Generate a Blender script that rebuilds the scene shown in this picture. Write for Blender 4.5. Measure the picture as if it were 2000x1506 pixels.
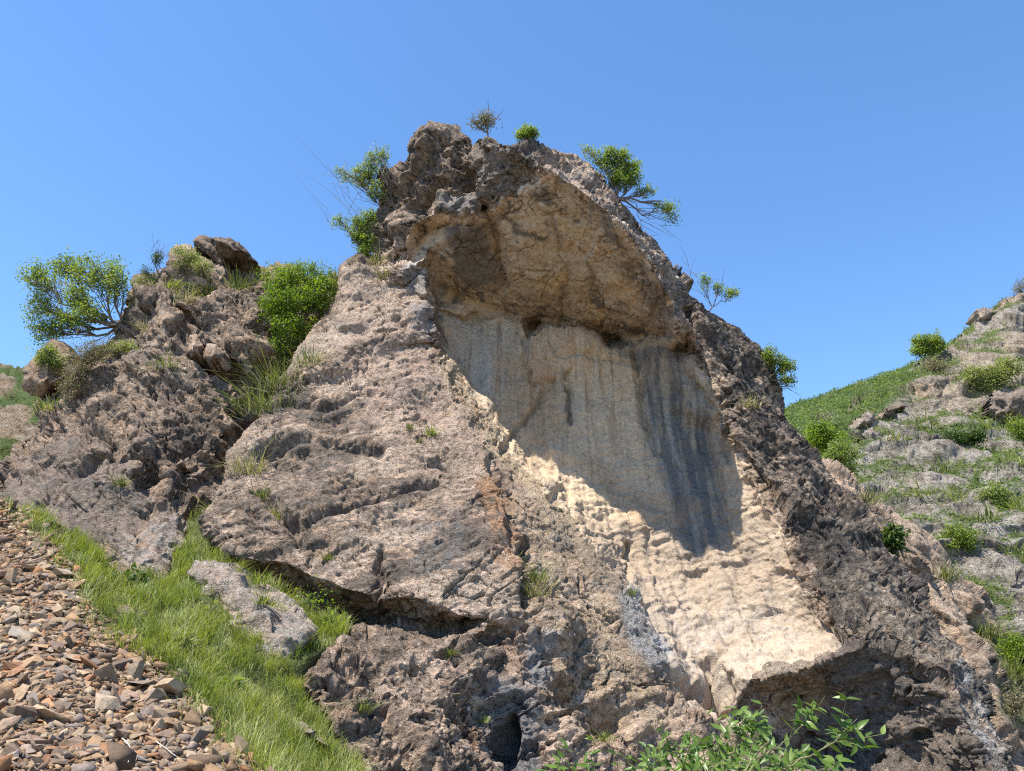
import bpy, bmesh, math, random
import numpy as np
from mathutils import Vector, Matrix
from mathutils.geometry import delaunay_2d_cdt

for o in list(bpy.data.objects):
    bpy.data.objects.remove(o, do_unlink=True)
scene = bpy.context.scene
COL = scene.collection

# ------------------------------------------------------------------ camera
FPX = 1570.0                       # focal length in pixels of the 2000 px wide frame
PITCH = math.radians(20.0)
CAM = np.array([0.0, 0.0, 1.7])
cam_data = bpy.data.cameras.new('camera')
cam_data.sensor_fit = 'HORIZONTAL'
cam_data.sensor_width = 36.0
cam_data.lens = 36.0 * FPX / 2000.0
cam_data.clip_start = 0.1
cam_data.clip_end = 20000.0
camera = bpy.data.objects.new('camera', cam_data)
camera.location = CAM
camera.rotation_euler = (math.radians(90) + PITCH, 0, 0)
COL.objects.link(camera)
scene.camera = camera

# ------------------------------------------------------------------ sky, sun, exposure
SUN = np.array([-0.335, -0.188, 0.92]); SUN /= np.linalg.norm(SUN)
world = bpy.data.worlds.new('World')
scene.world = world
world.use_nodes = True
wn = world.node_tree
sky = wn.nodes.new('ShaderNodeTexSky')
sky.sky_type = 'NISHITA'
sky.sun_disc = False
sky.sun_elevation = math.asin(SUN[2])
sky.sun_rotation = math.atan2(SUN[0], SUN[1])
sky.altitude = 900.0
sky.air_density = 1.0
sky.dust_density = 0.2
sky.ozone_density = 3.0
bg = wn.nodes['Background']
bg.inputs['Strength'].default_value = 0.15
hsv = wn.nodes.new('ShaderNodeHueSaturation')
hsv.inputs['Saturation'].default_value = 1.14
wn.links.new(sky.outputs['Color'], hsv.inputs['Color'])
wn.links.new(hsv.outputs['Color'], bg.inputs['Color'])
sun_data = bpy.data.lights.new('sun', 'SUN')
sun_data.energy = 4.8
sun_data.angle = math.radians(0.53)
sun_data.color = (1.0, 0.94, 0.84)
sun = bpy.data.objects.new('sun', sun_data)
sun.rotation_euler = Vector(-SUN).to_track_quat('-Z', 'Y').to_euler()
sun.location = (0, -20, 60)
COL.objects.link(sun)
scene.view_settings.view_transform = 'Standard'
scene.view_settings.look = 'None'
scene.view_settings.gamma = 1.0
scene.view_settings.exposure = 0.95
scene.cycles.use_denoising = False
scene.cycles.filter_width = 1.15
scene.cycles.max_bounces = 6
scene.cycles.diffuse_bounces = 3
scene.cycles.transparent_max_bounces = 8

# ------------------------------------------------------------------ projection helper: photo pixel + forward distance -> world point
_f = np.array([0.0, math.cos(PITCH), math.sin(PITCH)])
_u = np.array([0.0, -math.sin(PITCH), math.cos(PITCH)])
def P(px, py, Y):
    px = np.asarray(px, float); py = np.asarray(py, float); Y = np.asarray(Y, float)
    dx = px - 1000.0
    dy = FPX * _f[1] + (753.0 - py) * _u[1]
    dz = FPX * _f[2] + (753.0 - py) * _u[2]
    s = Y / dy
    return np.stack([dx * s, Y + 0 * s, dz * s + CAM[2]], -1)

# ------------------------------------------------------------------ noise (vectorised)
def _hash(ix, iy, iz, seed):
    h = ix.astype(np.uint32) * np.uint32(374761393) + iy.astype(np.uint32) * np.uint32(668265263) + iz.astype(np.uint32) * np.uint32(1440662683) + np.uint32((seed * 974711) & 0xFFFFFFFF)
    h = (h ^ (h >> np.uint32(13))) * np.uint32(1274126177)
    h = (h ^ (h >> np.uint32(16))) * np.uint32(2246822519)
    return h ^ (h >> np.uint32(15))

def perlin(p, seed=0):
    i = np.floor(p); f = (p - i).astype(np.float32); i = i.astype(np.int32)
    w = f * f * f * (f * (f * 6 - 15) + 10)
    out = np.zeros(len(p), np.float32)
    for a in (0, 1):
        wx = w[:, 0] if a else 1 - w[:, 0]
        for b in (0, 1):
            wy = w[:, 1] if b else 1 - w[:, 1]
            for c in (0, 1):
                wz = w[:, 2] if c else 1 - w[:, 2]
                h = _hash(i[:, 0] + a, i[:, 1] + b, i[:, 2] + c, seed)
                gx = (h & 1023).astype(np.float32) / 511.5 - 1
                gy = ((h >> 10) & 1023).astype(np.float32) / 511.5 - 1
                gz = ((h >> 20) & 1023).astype(np.float32) / 511.5 - 1
                out += wx * wy * wz * (gx * (f[:, 0] - a) + gy * (f[:, 1] - b) + gz * (f[:, 2] - c))
    return out * 1.4

def fbm(p, octaves=4, seed=0, gain=0.5, lac=2.03):
    out = np.zeros(len(p), np.float32); a = 1.0; s = 0.0; q = np.array(p, float)
    for k in range(octaves):
        out += a * perlin(q, seed + 17 * k); s += a
        a *= gain; q = q * lac + 13.7
    return out / s

def ridged(p, octaves=4, seed=0):
    out = np.zeros(len(p), np.float32); a = 1.0; s = 0.0; q = np.array(p, float)
    for k in range(octaves):
        out += a * (1 - 2.2 * np.abs(perlin(q, seed + 17 * k))); s += a
        a *= 0.5; q = q * 2.07 + 5.3
    return out / s

def cells(p, seed=0, jit=0.85):
    """nearest / second nearest jittered cell: F1, F2, three random numbers of the cell, vector from its centre"""
    b = np.floor(p - 0.5).astype(np.int32)
    n = len(p)
    f1 = np.full(n, 9e9, np.float32); f2 = np.full(n, 9e9, np.float32)
    hid = np.zeros(n, np.uint32); vec = np.zeros((n, 3), np.float32)
    for a in (0, 1):
        for c in (0, 1):
            for d in (0, 1):
                x, y, z = b[:, 0] + a, b[:, 1] + c, b[:, 2] + d
                h = _hash(x, y, z, seed)
                v = np.empty((n, 3), np.float32)
                v[:, 0] = p[:, 0] - (x + .5 + jit * ((h & 1023).astype(np.float32) / 1023 - .5))
                v[:, 1] = p[:, 1] - (y + .5 + jit * (((h >> 10) & 1023).astype(np.float32) / 1023 - .5))
                v[:, 2] = p[:, 2] - (z + .5 + jit * (((h >> 20) & 1023).astype(np.float32) / 1023 - .5))
                dd = np.sqrt((v * v).sum(1))
                m = dd < f1
                f2 = np.where(m, f1, np.minimum(f2, dd))
                f1 = np.where(m, dd, f1)
                hid = np.where(m, h, hid)
                vec[m] = v[m]
    g = _hash(hid, hid >> np.uint32(7), hid >> np.uint32(3), seed + 5)
    r = np.stack([(g & 1023), (g >> 10) & 1023, (g >> 20) & 1023], 1).astype(np.float32) / 511.5 - 1
    return f1, f2, r, vec

def sstep(a, b, x):
    t = np.clip((x - a) / (b - a), 0, 1)
    return t * t * (3 - 2 * t)

def facets(p, seed, tilt=0.8, crack=0.5, cw=0.10, k=24.0, jit=0.95, hgt=0.5):
    """angular blocks: every cell is a tilted plane at its own height, melted a little into its neighbours, with a recessed joint round it"""
    b = np.floor(p - 0.5).astype(np.int32)
    n = len(p)
    f1 = np.full(n, 9e9, np.float32); f2 = np.full(n, 9e9, np.float32)
    num = np.zeros(n, np.float32); den = np.zeros(n, np.float32)
    for a in (0, 1):
        for c in (0, 1):
            for d in (0, 1):
                x, y, z = b[:, 0] + a, b[:, 1] + c, b[:, 2] + d
                h = _hash(x, y, z, seed)
                v0 = (p[:, 0] - (x + .5 + jit * ((h & 1023).astype(np.float32) / 1023 - .5))).astype(np.float32)
                v1 = (p[:, 1] - (y + .5 + jit * (((h >> 10) & 1023).astype(np.float32) / 1023 - .5))).astype(np.float32)
                v2 = (p[:, 2] - (z + .5 + jit * (((h >> 20) & 1023).astype(np.float32) / 1023 - .5))).astype(np.float32)
                dd = np.sqrt(v0 * v0 + v1 * v1 + v2 * v2)
                g = (h * np.uint32(2654435761) + np.uint32(12345)) >> np.uint32(2)
                r0 = (g & 1023).astype(np.float32) / 511.5 - 1; r1 = ((g >> 10) & 1023).astype(np.float32) / 511.5 - 1; r2 = ((g >> 20) & 1023).astype(np.float32) / 511.5 - 1
                w = np.exp(-k * dd)
                num += w * (hgt * r0 + tilt * (r1 * v0 + r2 * v2 + r0 * v1)); den += w
                f2 = np.where(dd < f1, f1, np.minimum(f2, dd)); f1 = np.minimum(f1, dd)
    return num / den - crack * (1 - sstep(0, cw, f2 - f1))

def flakes(p, seed, tilt=0.8, a=1.4, hgt=0.5, ridge=True, jit=0.95):
    """broken stone: lower (ridge) or upper envelope of tilted shells, so faces meet in sharp edges without cliffs"""
    b = np.floor(p - 0.5).astype(np.int32)
    best = np.full(len(p), 9e9, np.float32); sg = 1.0 if ridge else -1.0
    for i in (0, 1):
        for j in (0, 1):
            for k in (0, 1):
                x, y, z = b[:, 0] + i, b[:, 1] + j, b[:, 2] + k
                h = _hash(x, y, z, seed)
                v0 = (p[:, 0] - (x + .5 + jit * ((h & 1023).astype(np.float32) / 1023 - .5))).astype(np.float32)
                v1 = (p[:, 1] - (y + .5 + jit * (((h >> 10) & 1023).astype(np.float32) / 1023 - .5))).astype(np.float32)
                v2 = (p[:, 2] - (z + .5 + jit * (((h >> 20) & 1023).astype(np.float32) / 1023 - .5))).astype(np.float32)
                g = (h * np.uint32(2654435761) + np.uint32(12345)) >> np.uint32(2)
                r0 = (g & 1023).astype(np.float32) / 511.5 - 1; r1 = ((g >> 10) & 1023).astype(np.float32) / 511.5 - 1; r2 = ((g >> 20) & 1023).astype(np.float32) / 511.5 - 1
                best = np.minimum(best, sg * (hgt * r0 + tilt * (r1 * v0 + r2 * v2 + .6 * r0 * v1)) + a * (v0 * v0 + v1 * v1 + v2 * v2))
    return sg * (best - .25)

def strata(c, ang, spacing, seed, wob=.35):
    """ledges: layers of uneven thickness, each jutting out at its foot or its head, broken sideways into lengths"""
    q = beds(c, ang, 1, 1, 1)
    u = q[:, 2] / spacing + wob * fbm(c / 2.2, 3, seed) + .06 * fbm(c / .35, 2, seed + 1)
    u = u + .35 * np.sin(u * 2.1 + seed)
    j = np.floor(u); f = u - j
    r = np.clip(2.2 * perlin(np.stack([q[:, 0] / (spacing * 2.6) + 3.7 * j, j * 7.31 + .5, q[:, 1] * 0 + seed], 1), seed + 3), -1, 1)
    lo = np.where(f < .16, f / .16, (1 - f) / .84)          # juts at the foot: shadow below
    return lo * (.55 + .45 * r) + .30 * r

def cracks(p, seed, w=.05):
    """thin joints along the borders of warped cells, 1 in the joint"""
    f1, f2, r, v = cells(p, seed, .95)
    return 1 - sstep(0, w, f2 - f1)

def rotm(ax, ay, az):
    return np.array(Matrix.Rotation(az, 3, 'Z') @ Matrix.Rotation(ay, 3, 'Y') @ Matrix.Rotation(ax, 3, 'X'))

def beds(p, ang, sx, sy, sz, yaw=0.0):
    """coordinates in tilted bedding: rotate about the view axis by ang (degrees, up to the right positive), then scale"""
    R = rotm(0.15, math.radians(ang), yaw)
    return (p @ R.T) / np.array([sx, sy, sz])

# ------------------------------------------------------------------ 2-D helpers in photo pixels (used to lay out the geology)
def seg_dist(px, py, line, closed=False):
    L = np.array([q[:2] for q in line], float)
    if closed: L = np.vstack([L, L[:1]])
    best = np.full(px.shape, 1e9)
    for a, b in zip(L[:-1], L[1:]):
        d = b - a; t = np.clip(((px - a[0]) * d[0] + (py - a[1]) * d[1]) / max(d @ d, 1e-9), 0, 1)
        best = np.minimum(best, np.hypot(px - a[0] - t * d[0], py - a[1] - t * d[1]))
    return best

def closest_on(px, py, line):
    L = np.array([q[:2] for q in line], float); L = np.vstack([L, L[:1]])
    best = np.full(px.shape, 1e9); cx = px.copy(); cy = py.copy()
    for a, b in zip(L[:-1], L[1:]):
        d = b - a; t = np.clip(((px - a[0]) * d[0] + (py - a[1]) * d[1]) / max(d @ d, 1e-9), 0, 1)
        x = a[0] + t * d[0]; y = a[1] + t * d[1]; e = np.hypot(px - x, py - y); m = e < best
        best = np.where(m, e, best); cx = np.where(m, x, cx); cy = np.where(m, y, cy)
    return cx, cy, best

def inside(px, py, poly):
    L = np.array([q[:2] for q in poly], float)
    c = np.zeros(px.shape, bool)
    for (x1, y1), (x2, y2) in zip(L, np.roll(L, -1, 0)):
        if y1 == y2: continue
        c ^= ((y1 > py) != (y2 > py)) & (px < (x2 - x1) * (py - y1) / (y2 - y1) + x1)
    return c

def soft_poly(px, py, poly, w):
    d = seg_dist(px, py, poly, True)
    return sstep(-w, w, np.where(inside(px, py, poly), d, -d))

# ------------------------------------------------------------------ mesh helpers
def mesh_obj(name, co, faces, mat, parent=None, col=None, smooth=True, faceattr=None):
    """faces: (n,3) or (n,4) int array or list of such"""
    me = bpy.data.meshes.new(name)
    if not isinstance(faces, list): faces = [faces]
    faces = [np.asarray(f, np.int32) for f in faces if len(f)]
    nl = sum(f.size for f in faces); nf = sum(len(f) for f in faces)
    me.vertices.add(len(co)); me.loops.add(nl); me.polygons.add(nf)
    me.vertices.foreach_set('co', np.asarray(co, np.float32).ravel())
    me.loops.foreach_set('vertex_index', np.concatenate([f.ravel() for f in faces]))
    tot = np.concatenate([np.full(len(f), f.shape[1], np.int32) for f in faces])
    start = np.concatenate([[0], np.cumsum(tot)[:-1]]).astype(np.int32)
    me.polygons.foreach_set('loop_start', start)
    if smooth: me.polygons.foreach_set('use_smooth', np.ones(nf, bool))
    if col is not None:
        a = me.color_attributes.new('tint', 'FLOAT_COLOR', 'POINT')
        c4 = np.ones((len(co), 4), np.float32); c4[:, :3] = col
        a.data.foreach_set('color', c4.ravel())
    me.update(calc_edges=True); me.validate()
    if mat: me.materials.append(mat)
    o = bpy.data.objects.new(name, me)
    COL.objects.link(o)
    if parent: o.parent = parent
    return o

def tag(o, label=None, cat=None, group=None, kind=None):
    if label: o['label'] = label
    if cat: o['category'] = cat
    if group: o['group'] = group
    if kind: o['kind'] = kind
    return o

def empty(name, loc):
    o = bpy.data.objects.new(name, None)
    o.location = loc
    o.empty_display_size = 0.3
    COL.objects.link(o)
    return o

def put_under(o, root):
    """parent keeping the world place (root is an unrotated empty)"""
    o.parent = root
    o.location = Vector(o.location) - Vector(root.location)

# ------------------------------------------------------------------ materials
def nodes_of(name):
    m = bpy.data.materials.new(name); m.use_nodes = True
    nt = m.node_tree; b = nt.nodes['Principled BSDF']
    return m, nt, b

def rock_material(name, bump=0.6, scale=1.0, fine=0.35, rough=0.92):
    m, nt, b = nodes_of(name)
    N = nt.nodes.new; L = nt.links.new
    at = N('ShaderNodeAttribute'); at.attribute_name = 'tint'
    geo = N('ShaderNodeNewGeometry')
    n1 = N('ShaderNodeTexNoise'); n1.inputs['Scale'].default_value = 9.0 * scale; n1.inputs['Detail'].default_value = 6; n1.inputs['Roughness'].default_value = 0.72
    n2 = N('ShaderNodeTexNoise'); n2.inputs['Scale'].default_value = 26.0 * scale; n2.inputs['Detail'].default_value = 3
    vo = N('ShaderNodeTexVoronoi'); vo.inputs['Scale'].default_value = 5.0 * scale; vo.feature = 'F1'
    for n in (n1, n2, vo): L(geo.outputs['Position'], n.inputs['Vector'])
    def rng_(src, lo, hi, t0, t1):
        r = N('ShaderNodeMapRange'); r.interpolation_type = 'SMOOTHSTEP'
        r.inputs['From Min'].default_value = lo; r.inputs['From Max'].default_value = hi; r.inputs['To Min'].default_value = t0; r.inputs['To Max'].default_value = t1
        L(src, r.inputs['Value']); return r.outputs['Result']
    def noise(sc, det, ro):
        n = N('ShaderNodeTexNoise'); n.inputs['Scale'].default_value = sc * scale; n.inputs['Detail'].default_value = det; n.inputs['Roughness'].default_value = ro
        L(geo.outputs['Position'], n.inputs['Vector']); return n.outputs['Fac']
    def times(p, q):
        m_ = N('ShaderNodeMath'); m_.operation = 'MULTIPLY'; L(p, m_.inputs[0]); L(q, m_.inputs[1]); return m_.outputs[0]
    grain = rng_(n1.outputs['Fac'], .3, .7, 1 - fine * .6, 1 + fine * .6)
    dark = rng_(noise(5.0, 6, .72), .53, .62, 1.0, 1 - fine * 1.05)          # lichen and algae flecks
    pale = rng_(noise(8.0, 5, .7), .56, .66, 1.0, 1 + fine * .95)            # fresh chips
    mul = N('ShaderNodeVectorMath'); mul.operation = 'SCALE'
    L(at.outputs['Color'], mul.inputs[0]); L(times(times(grain, dark), pale), mul.inputs['Scale'])
    L(mul.outputs['Vector'], b.inputs['Base Color'])
    b.inputs['Roughness'].default_value = rough
    b.inputs['Specular IOR Level'].default_value = 0.25
    add = N('ShaderNodeMath'); add.operation = 'ADD'
    L(n1.outputs['Fac'], add.inputs[0]); 
    m2 = N('ShaderNodeMath'); m2.operation = 'MULTIPLY'; m2.inputs[1].default_value = 0.6
    L(n2.outputs['Fac'], m2.inputs[0]); L(m2.outputs[0], add.inputs[1])
    bp = N('ShaderNodeBump'); bp.inputs['Strength'].default_value = bump; bp.inputs['Distance'].default_value = 0.20 / scale
    L(add.outputs[0], bp.inputs['Height']); L(bp.outputs['Normal'], b.inputs['Normal'])
    return m

def leaf_material(name, c1, c2, trans=0.35):
    m, nt, b = nodes_of(name)
    N = nt.nodes.new; L = nt.links.new
    at = N('ShaderNodeAttribute'); at.attribute_name = 'tint'
    mix = N('ShaderNodeMix'); mix.data_type = 'RGBA'
    mix.inputs['A'].default_value = (*c1, 1); mix.inputs['B'].default_value = (*c2, 1)
    sep = N('ShaderNodeSeparateColor'); L(at.outputs['Color'], sep.inputs[0])
    L(sep.outputs[0], mix.inputs['Factor'])
    L(mix.outputs['Result'], b.inputs['Base Color'])
    b.inputs['Roughness'].default_value = 0.55
    b.inputs['Specular IOR Level'].default_value = 0.3
    tr = N('ShaderNodeBsdfTranslucent')
    tc = N('ShaderNodeMix'); tc.data_type = 'RGBA'; tc.blend_type = 'MULTIPLY'; tc.inputs['Factor'].default_value = 1.0
    L(mix.outputs['Result'], tc.inputs['A']); tc.inputs['B'].default_value = (1.35, 1.5, 0.55, 1)
    L(tc.outputs['Result'], tr.inputs['Color'])
    ms = N('ShaderNodeMixShader'); ms.inputs[0].default_value = trans
    L(b.outputs[0], ms.inputs[1]); L(tr.outputs[0], ms.inputs[2])
    out = nt.nodes['Material Output']; L(ms.outputs[0], out.inputs['Surface'])
    return m

def bark_material(name, c):
    m, nt, b = nodes_of(name)
    N = nt.nodes.new; L = nt.links.new
    geo = N('ShaderNodeNewGeometry')
    n1 = N('ShaderNodeTexNoise'); n1.inputs['Scale'].default_value = 14; n1.inputs['Detail'].default_value = 4
    L(geo.outputs['Position'], n1.inputs['Vector'])
    r = N('ShaderNodeValToRGB')
    r.color_ramp.elements[0].color = (*[v * .55 for v in c], 1); r.color_ramp.elements[0].position = .35
    r.color_ramp.elements[1].color = (*[v * 1.3 for v in c], 1); r.color_ramp.elements[1].position = .68
    L(n1.outputs['Fac'], r.inputs['Fac']); L(r.outputs['Color'], b.inputs['Base Color'])
    b.inputs['Roughness'].default_value = 0.9
    return m

M_ROCK = rock_material('weathered_limestone', 1.0, 1.0, 0.55)
M_WALL = rock_material('fresh_limestone', 0.42, 1.0, 0.26)
M_FAR = rock_material('pale_limestone', 1.0, 0.55, 0.5)
M_STONE = rock_material('scree_stone', 0.4, 2.2, 0.25)
M_SOIL = rock_material('soil', 0.6, 2.0, 0.35)
M_CRAG = rock_material('dark_crusted_limestone', 1.0, 1.0, 0.72)

# ------------------------------------------------------------------ rock builder
class Rock: pass

def build_rock(outline, lines=(), points=(), step=2.6, disp=None, paint=None, warp=7.0, warp_m=1.1, blur=1,
               rnd=(26, 1.2), back=(0.15, 0.45, 1.0, 2.0, 4.0, 7.0), back_dir=(0, 1.0, -0.12), seed=1, nsm=3):
    """A solid rock face: control points (photo x, photo y, distance) are triangulated along their ridges and creases,
    resampled densely, rounded off at the outline, closed backwards, then broken up with 3-D displacement."""
    V = []; E = []; Yv = []; idx = {}
    def add(q):
        k = (round(q[0], 1), round(q[1], 1))
        if k not in idx:
            idx[k] = len(V); V.append(Vector((q[0], q[1]))); Yv.append(q[2])
        return idx[k]
    for ln, cl in [(outline, True)] + [(l, False) for l in lines]:
        ids = [add(q) for q in ln]
        for a, b in zip(ids, ids[1:] + ([ids[0]] if cl else [])):
            if a != b: E.append((a, b))
    for q in points: add(q)
    vo, eo, fo, ov, _, _ = delaunay_2d_cdt(V, E, [], 0, 0.01)
    Yv = np.array(Yv); Vn = np.array([[v.x, v.y] for v in V])
    Yo = np.empty(len(vo))
    for i, v in enumerate(vo):
        if ov[i]: Yo[i] = Yv[ov[i][0]]
        else:
            d = np.hypot(Vn[:, 0] - v.x, Vn[:, 1] - v.y); k = np.argsort(d)[:2]; w = 1 / (d[k] + .01); Yo[i] = (Yv[k] * w).sum() / w.sum()
    O = np.array([q[:2] for q in outline], float)
    x0, y0 = O.min(0) - step; x1, y1 = O.max(0) + step
    xs = np.arange(x0, x1 + step, step); ys = np.arange(y0, y1 + step, step)
    GX, GY = np.meshgrid(xs, ys)
    mask = inside(GX, GY, outline)
    # depth by rasterised triangles
    def sample_grid():
        D = np.full(GX.shape, np.nan)
        for f in fo:
            t = np.array([[vo[i].x, vo[i].y] for i in f]); yy = Yo[list(f)]
            ix0 = max(int((t[:, 0].min() - xs[0]) / step), 0); ix1 = min(int((t[:, 0].max() - xs[0]) / step) + 2, len(xs))
            iy0 = max(int((t[:, 1].min() - ys[0]) / step), 0); iy1 = min(int((t[:, 1].max() - ys[0]) / step) + 2, len(ys))
            if ix1 <= ix0 or iy1 <= iy0: continue
            X = GX[iy0:iy1, ix0:ix1]; Yy = GY[iy0:iy1, ix0:ix1]
            den = (t[1, 1] - t[2, 1]) * (t[0, 0] - t[2, 0]) + (t[2, 0] - t[1, 0]) * (t[0, 1] - t[2, 1])
            if abs(den) < 1e-9: continue
            a = ((t[1, 1] - t[2, 1]) * (X - t[2, 0]) + (t[2, 0] - t[1, 0]) * (Yy - t[2, 1])) / den
            b = ((t[2, 1] - t[0, 1]) * (X - t[2, 0]) + (t[0, 0] - t[2, 0]) * (Yy - t[2, 1])) / den
            c = 1 - a - b
            m = (a > -1e-6) & (b > -1e-6) & (c > -1e-6)
            D[iy0:iy1, ix0:ix1][m] = (a * yy[0] + b * yy[1] + c * yy[2])[m]
        return D
    D = sample_grid()
    # fill any hole outside the hull
    if np.isnan(D).any():
        D = np.where(np.isnan(D), np.nanmean(D), D)
    # domain warp so that creases wander
    if warp:
        q = np.stack([GX.ravel() / 60, GY.ravel() / 60, np.full(GX.size, seed * 3.1)], 1)
        wx = fbm(q, 4, seed + 50, .6).reshape(GX.shape) * warp * 2.2; wy = fbm(q, 4, seed + 90, .6).reshape(GX.shape) * warp * 2.2
        ix = np.clip(np.round((GX + wx - xs[0]) / step).astype(int), 0, len(xs) - 1)
        iy = np.clip(np.round((GY + wy - ys[0]) / step).astype(int), 0, len(ys) - 1)
        ok = mask[iy, ix]
        D = np.where(ok, D[iy, ix], D)
    Wm = mask.astype(float)
    for _ in range(blur):
        A = np.where(mask, D, 0); B = Wm
        sA = A.copy(); sB = B.copy()
        for dy, dx in ((0, 1), (0, -1), (1, 0), (-1, 0)):
            sA += np.roll(A, (dy, dx), (0, 1)); sB += np.roll(B, (dy, dx), (0, 1))
        D = np.where(mask, sA / np.maximum(sB, 1), D)
    if rnd:
        d = seg_dist(GX, GY, outline, True)
        D = D + rnd[1] * (1 - np.clip(d / rnd[0], 0, 1)) ** 2.2
    # vertices and quads
    cell = mask[:-1, :-1] & mask[1:, :-1] & mask[:-1, 1:] & mask[1:, 1:]
    used = np.zeros(mask.shape, bool)
    used[:-1, :-1] |= cell; used[1:, :-1] |= cell; used[:-1, 1:] |= cell; used[1:, 1:] |= cell
    vid = np.full(mask.shape, -1, np.int64); vid[used] = np.arange(used.sum())
    cy, cx = np.nonzero(cell)
    quads = np.stack([vid[cy, cx], vid[cy + 1, cx], vid[cy + 1, cx + 1], vid[cy, cx + 1]], 1)
    vpx = GX[used].copy(); vpy = GY[used].copy(); vD = D[used]
    # boundary loop
    e = np.concatenate([quads[:, [0, 1]], quads[:, [1, 2]], quads[:, [2, 3]], quads[:, [3, 0]]])
    key = np.sort(e, 1); kk = key[:, 0] * (len(vpx) + 1) + key[:, 1]
    _, inv, cnt = np.unique(kk, return_inverse=True, return_counts=True)
    be = e[cnt[inv] == 1]
    bv = np.unique(be)
    sx, sy, sd = closest_on(vpx[bv], vpy[bv], outline)
    near = sd < step * 2.2
    vpx[bv[near]] = sx[near]; vpy[bv[near]] = sy[near]
    co = P(vpx, vpy, vD)
    allp = [co]; apx = [vpx]; apy = [vpy]; faces = [quads]
    remap = {}; prev = bv; bd = np.array(back_dir, float)
    lut = np.full(len(vpx), -1, np.int64); lut[bv] = np.arange(len(bv))
    base = len(vpx); ea = lut[be[:, 0]]; eb = lut[be[:, 1]]
    pa = be[:, 0]; pb = be[:, 1]
    for k, t in enumerate(back):
        allp.append(co[bv] + bd * t); apx.append(vpx[bv]); apy.append(vpy[bv])
        na = base + ea; nb = base + eb
        faces.append(np.stack([pb, pa, na, nb], 1))
        pa, pb = na, nb; base += len(bv)
    co = np.concatenate(allp); vpx = np.concatenate(apx); vpy = np.concatenate(apy)
    F = np.concatenate(faces)
    def vnormals(c, sm):
        a = c[F[:, 2]] - c[F[:, 0]]; b = c[F[:, 3]] - c[F[:, 1]]
        fn = np.cross(a, b); ln = np.linalg.norm(fn, axis=1, keepdims=True); fn = fn / np.maximum(ln, 1e-9) * np.minimum(ln, 0.4)
        for it in range(sm + 1):
            n = np.zeros_like(c)
            for j in range(4):
                for ax in range(3): n[:, ax] += np.bincount(F[:, j], fn[:, ax], len(c))
            n /= np.maximum(np.linalg.norm(n, axis=1, keepdims=True), 1e-9)
            if it < sm: fn = n[F].mean(1)
        return n
    nrm = vnormals(co, nsm)
    r = Rock()
    r.base = co.copy(); r.n = nrm
    if disp is not None:
        d = disp(co, vpx, vpy)
        if isinstance(d, tuple): co = co + nrm * d[0][:, None] + d[1]
        else: co = co + nrm * d[:, None]
    r.co = co; r.px = vpx; r.py = vpy; r.F = F; r.nfront = int(used.sum()); r.step = step
    r.vid = vid; r.xs = xs; r.ys = ys
    r.normal = vnormals(co, 2)
    r.col = paint(co, vpx, vpy, r.normal) if paint else None
    return r

def surf(r, px, py):
    """world point and normal of a built rock near a photo pixel"""
    ix = int(np.clip(round((px - r.xs[0]) / r.step), 0, len(r.xs) - 1)); iy = int(np.clip(round((py - r.ys[0]) / r.step), 0, len(r.ys) - 1))
    k = r.vid[iy, ix]
    if k < 0:
        k = int(np.argmin((r.px[:r.nfront] - px) ** 2 + (r.py[:r.nfront] - py) ** 2))
    return r.co[k], r.normal[k]

def emit(r, regions, root):
    """split the rock's faces into its named parts (first polygon that holds the face's middle) under one thing"""
    fx = r.px[r.F].mean(1); fy = r.py[r.F].mean(1)
    q = r.base[r.F[:, 0]] / 0.8
    wob = fbm(q, 3, 5) * 26; wob2 = fbm(q, 3, 8) * 26
    lab = np.full(len(r.F), -1)
    for i, (nm, poly, mat, lb) in enumerate(regions):
        m = (lab < 0) & (inside(fx + wob, fy + wob2, poly) if poly else True)
        lab[m] = i
    # slivers cut off from their part go to the neighbour they touch
    for i in range(len(regions)):
        ids = np.nonzero(lab == i)[0]
        if not len(ids): continue
        F = r.F[ids]; comp = np.arange(len(r.co))
        while True:
            m = comp[F].min(1); new = comp.copy()
            for j in range(4): np.minimum.at(new, F[:, j], m)
            new = new[new]
            if (new == comp).all(): break
            comp = new
        fc = comp[F[:, 0]]; u, cnt = np.unique(fc, return_counts=True)
        for cc in u[u != u[np.argmax(cnt)]]:
            fs = ids[fc == cc]; vs = np.zeros(len(r.co), bool); vs[r.F[fs]] = True
            touch = lab[vs[r.F].any(1) & (lab != i)]
            if len(touch): lab[fs] = np.bincount(touch).argmax()
    for i, (nm, poly, mat, lb) in enumerate(regions):
        f = r.F[lab == i]
        if not len(f): continue
        u, inv = np.unique(f, return_inverse=True)
        o = mesh_obj(nm, r.co[u] - np.array(root.location), inv.reshape(f.shape), mat, root, r.col[u])
        if lb: o['label'] = lb
    return root

def mixc(col, c, m):
    return col + (np.asarray(c) - col) * np.clip(m, 0, 1)[:, None]
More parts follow.
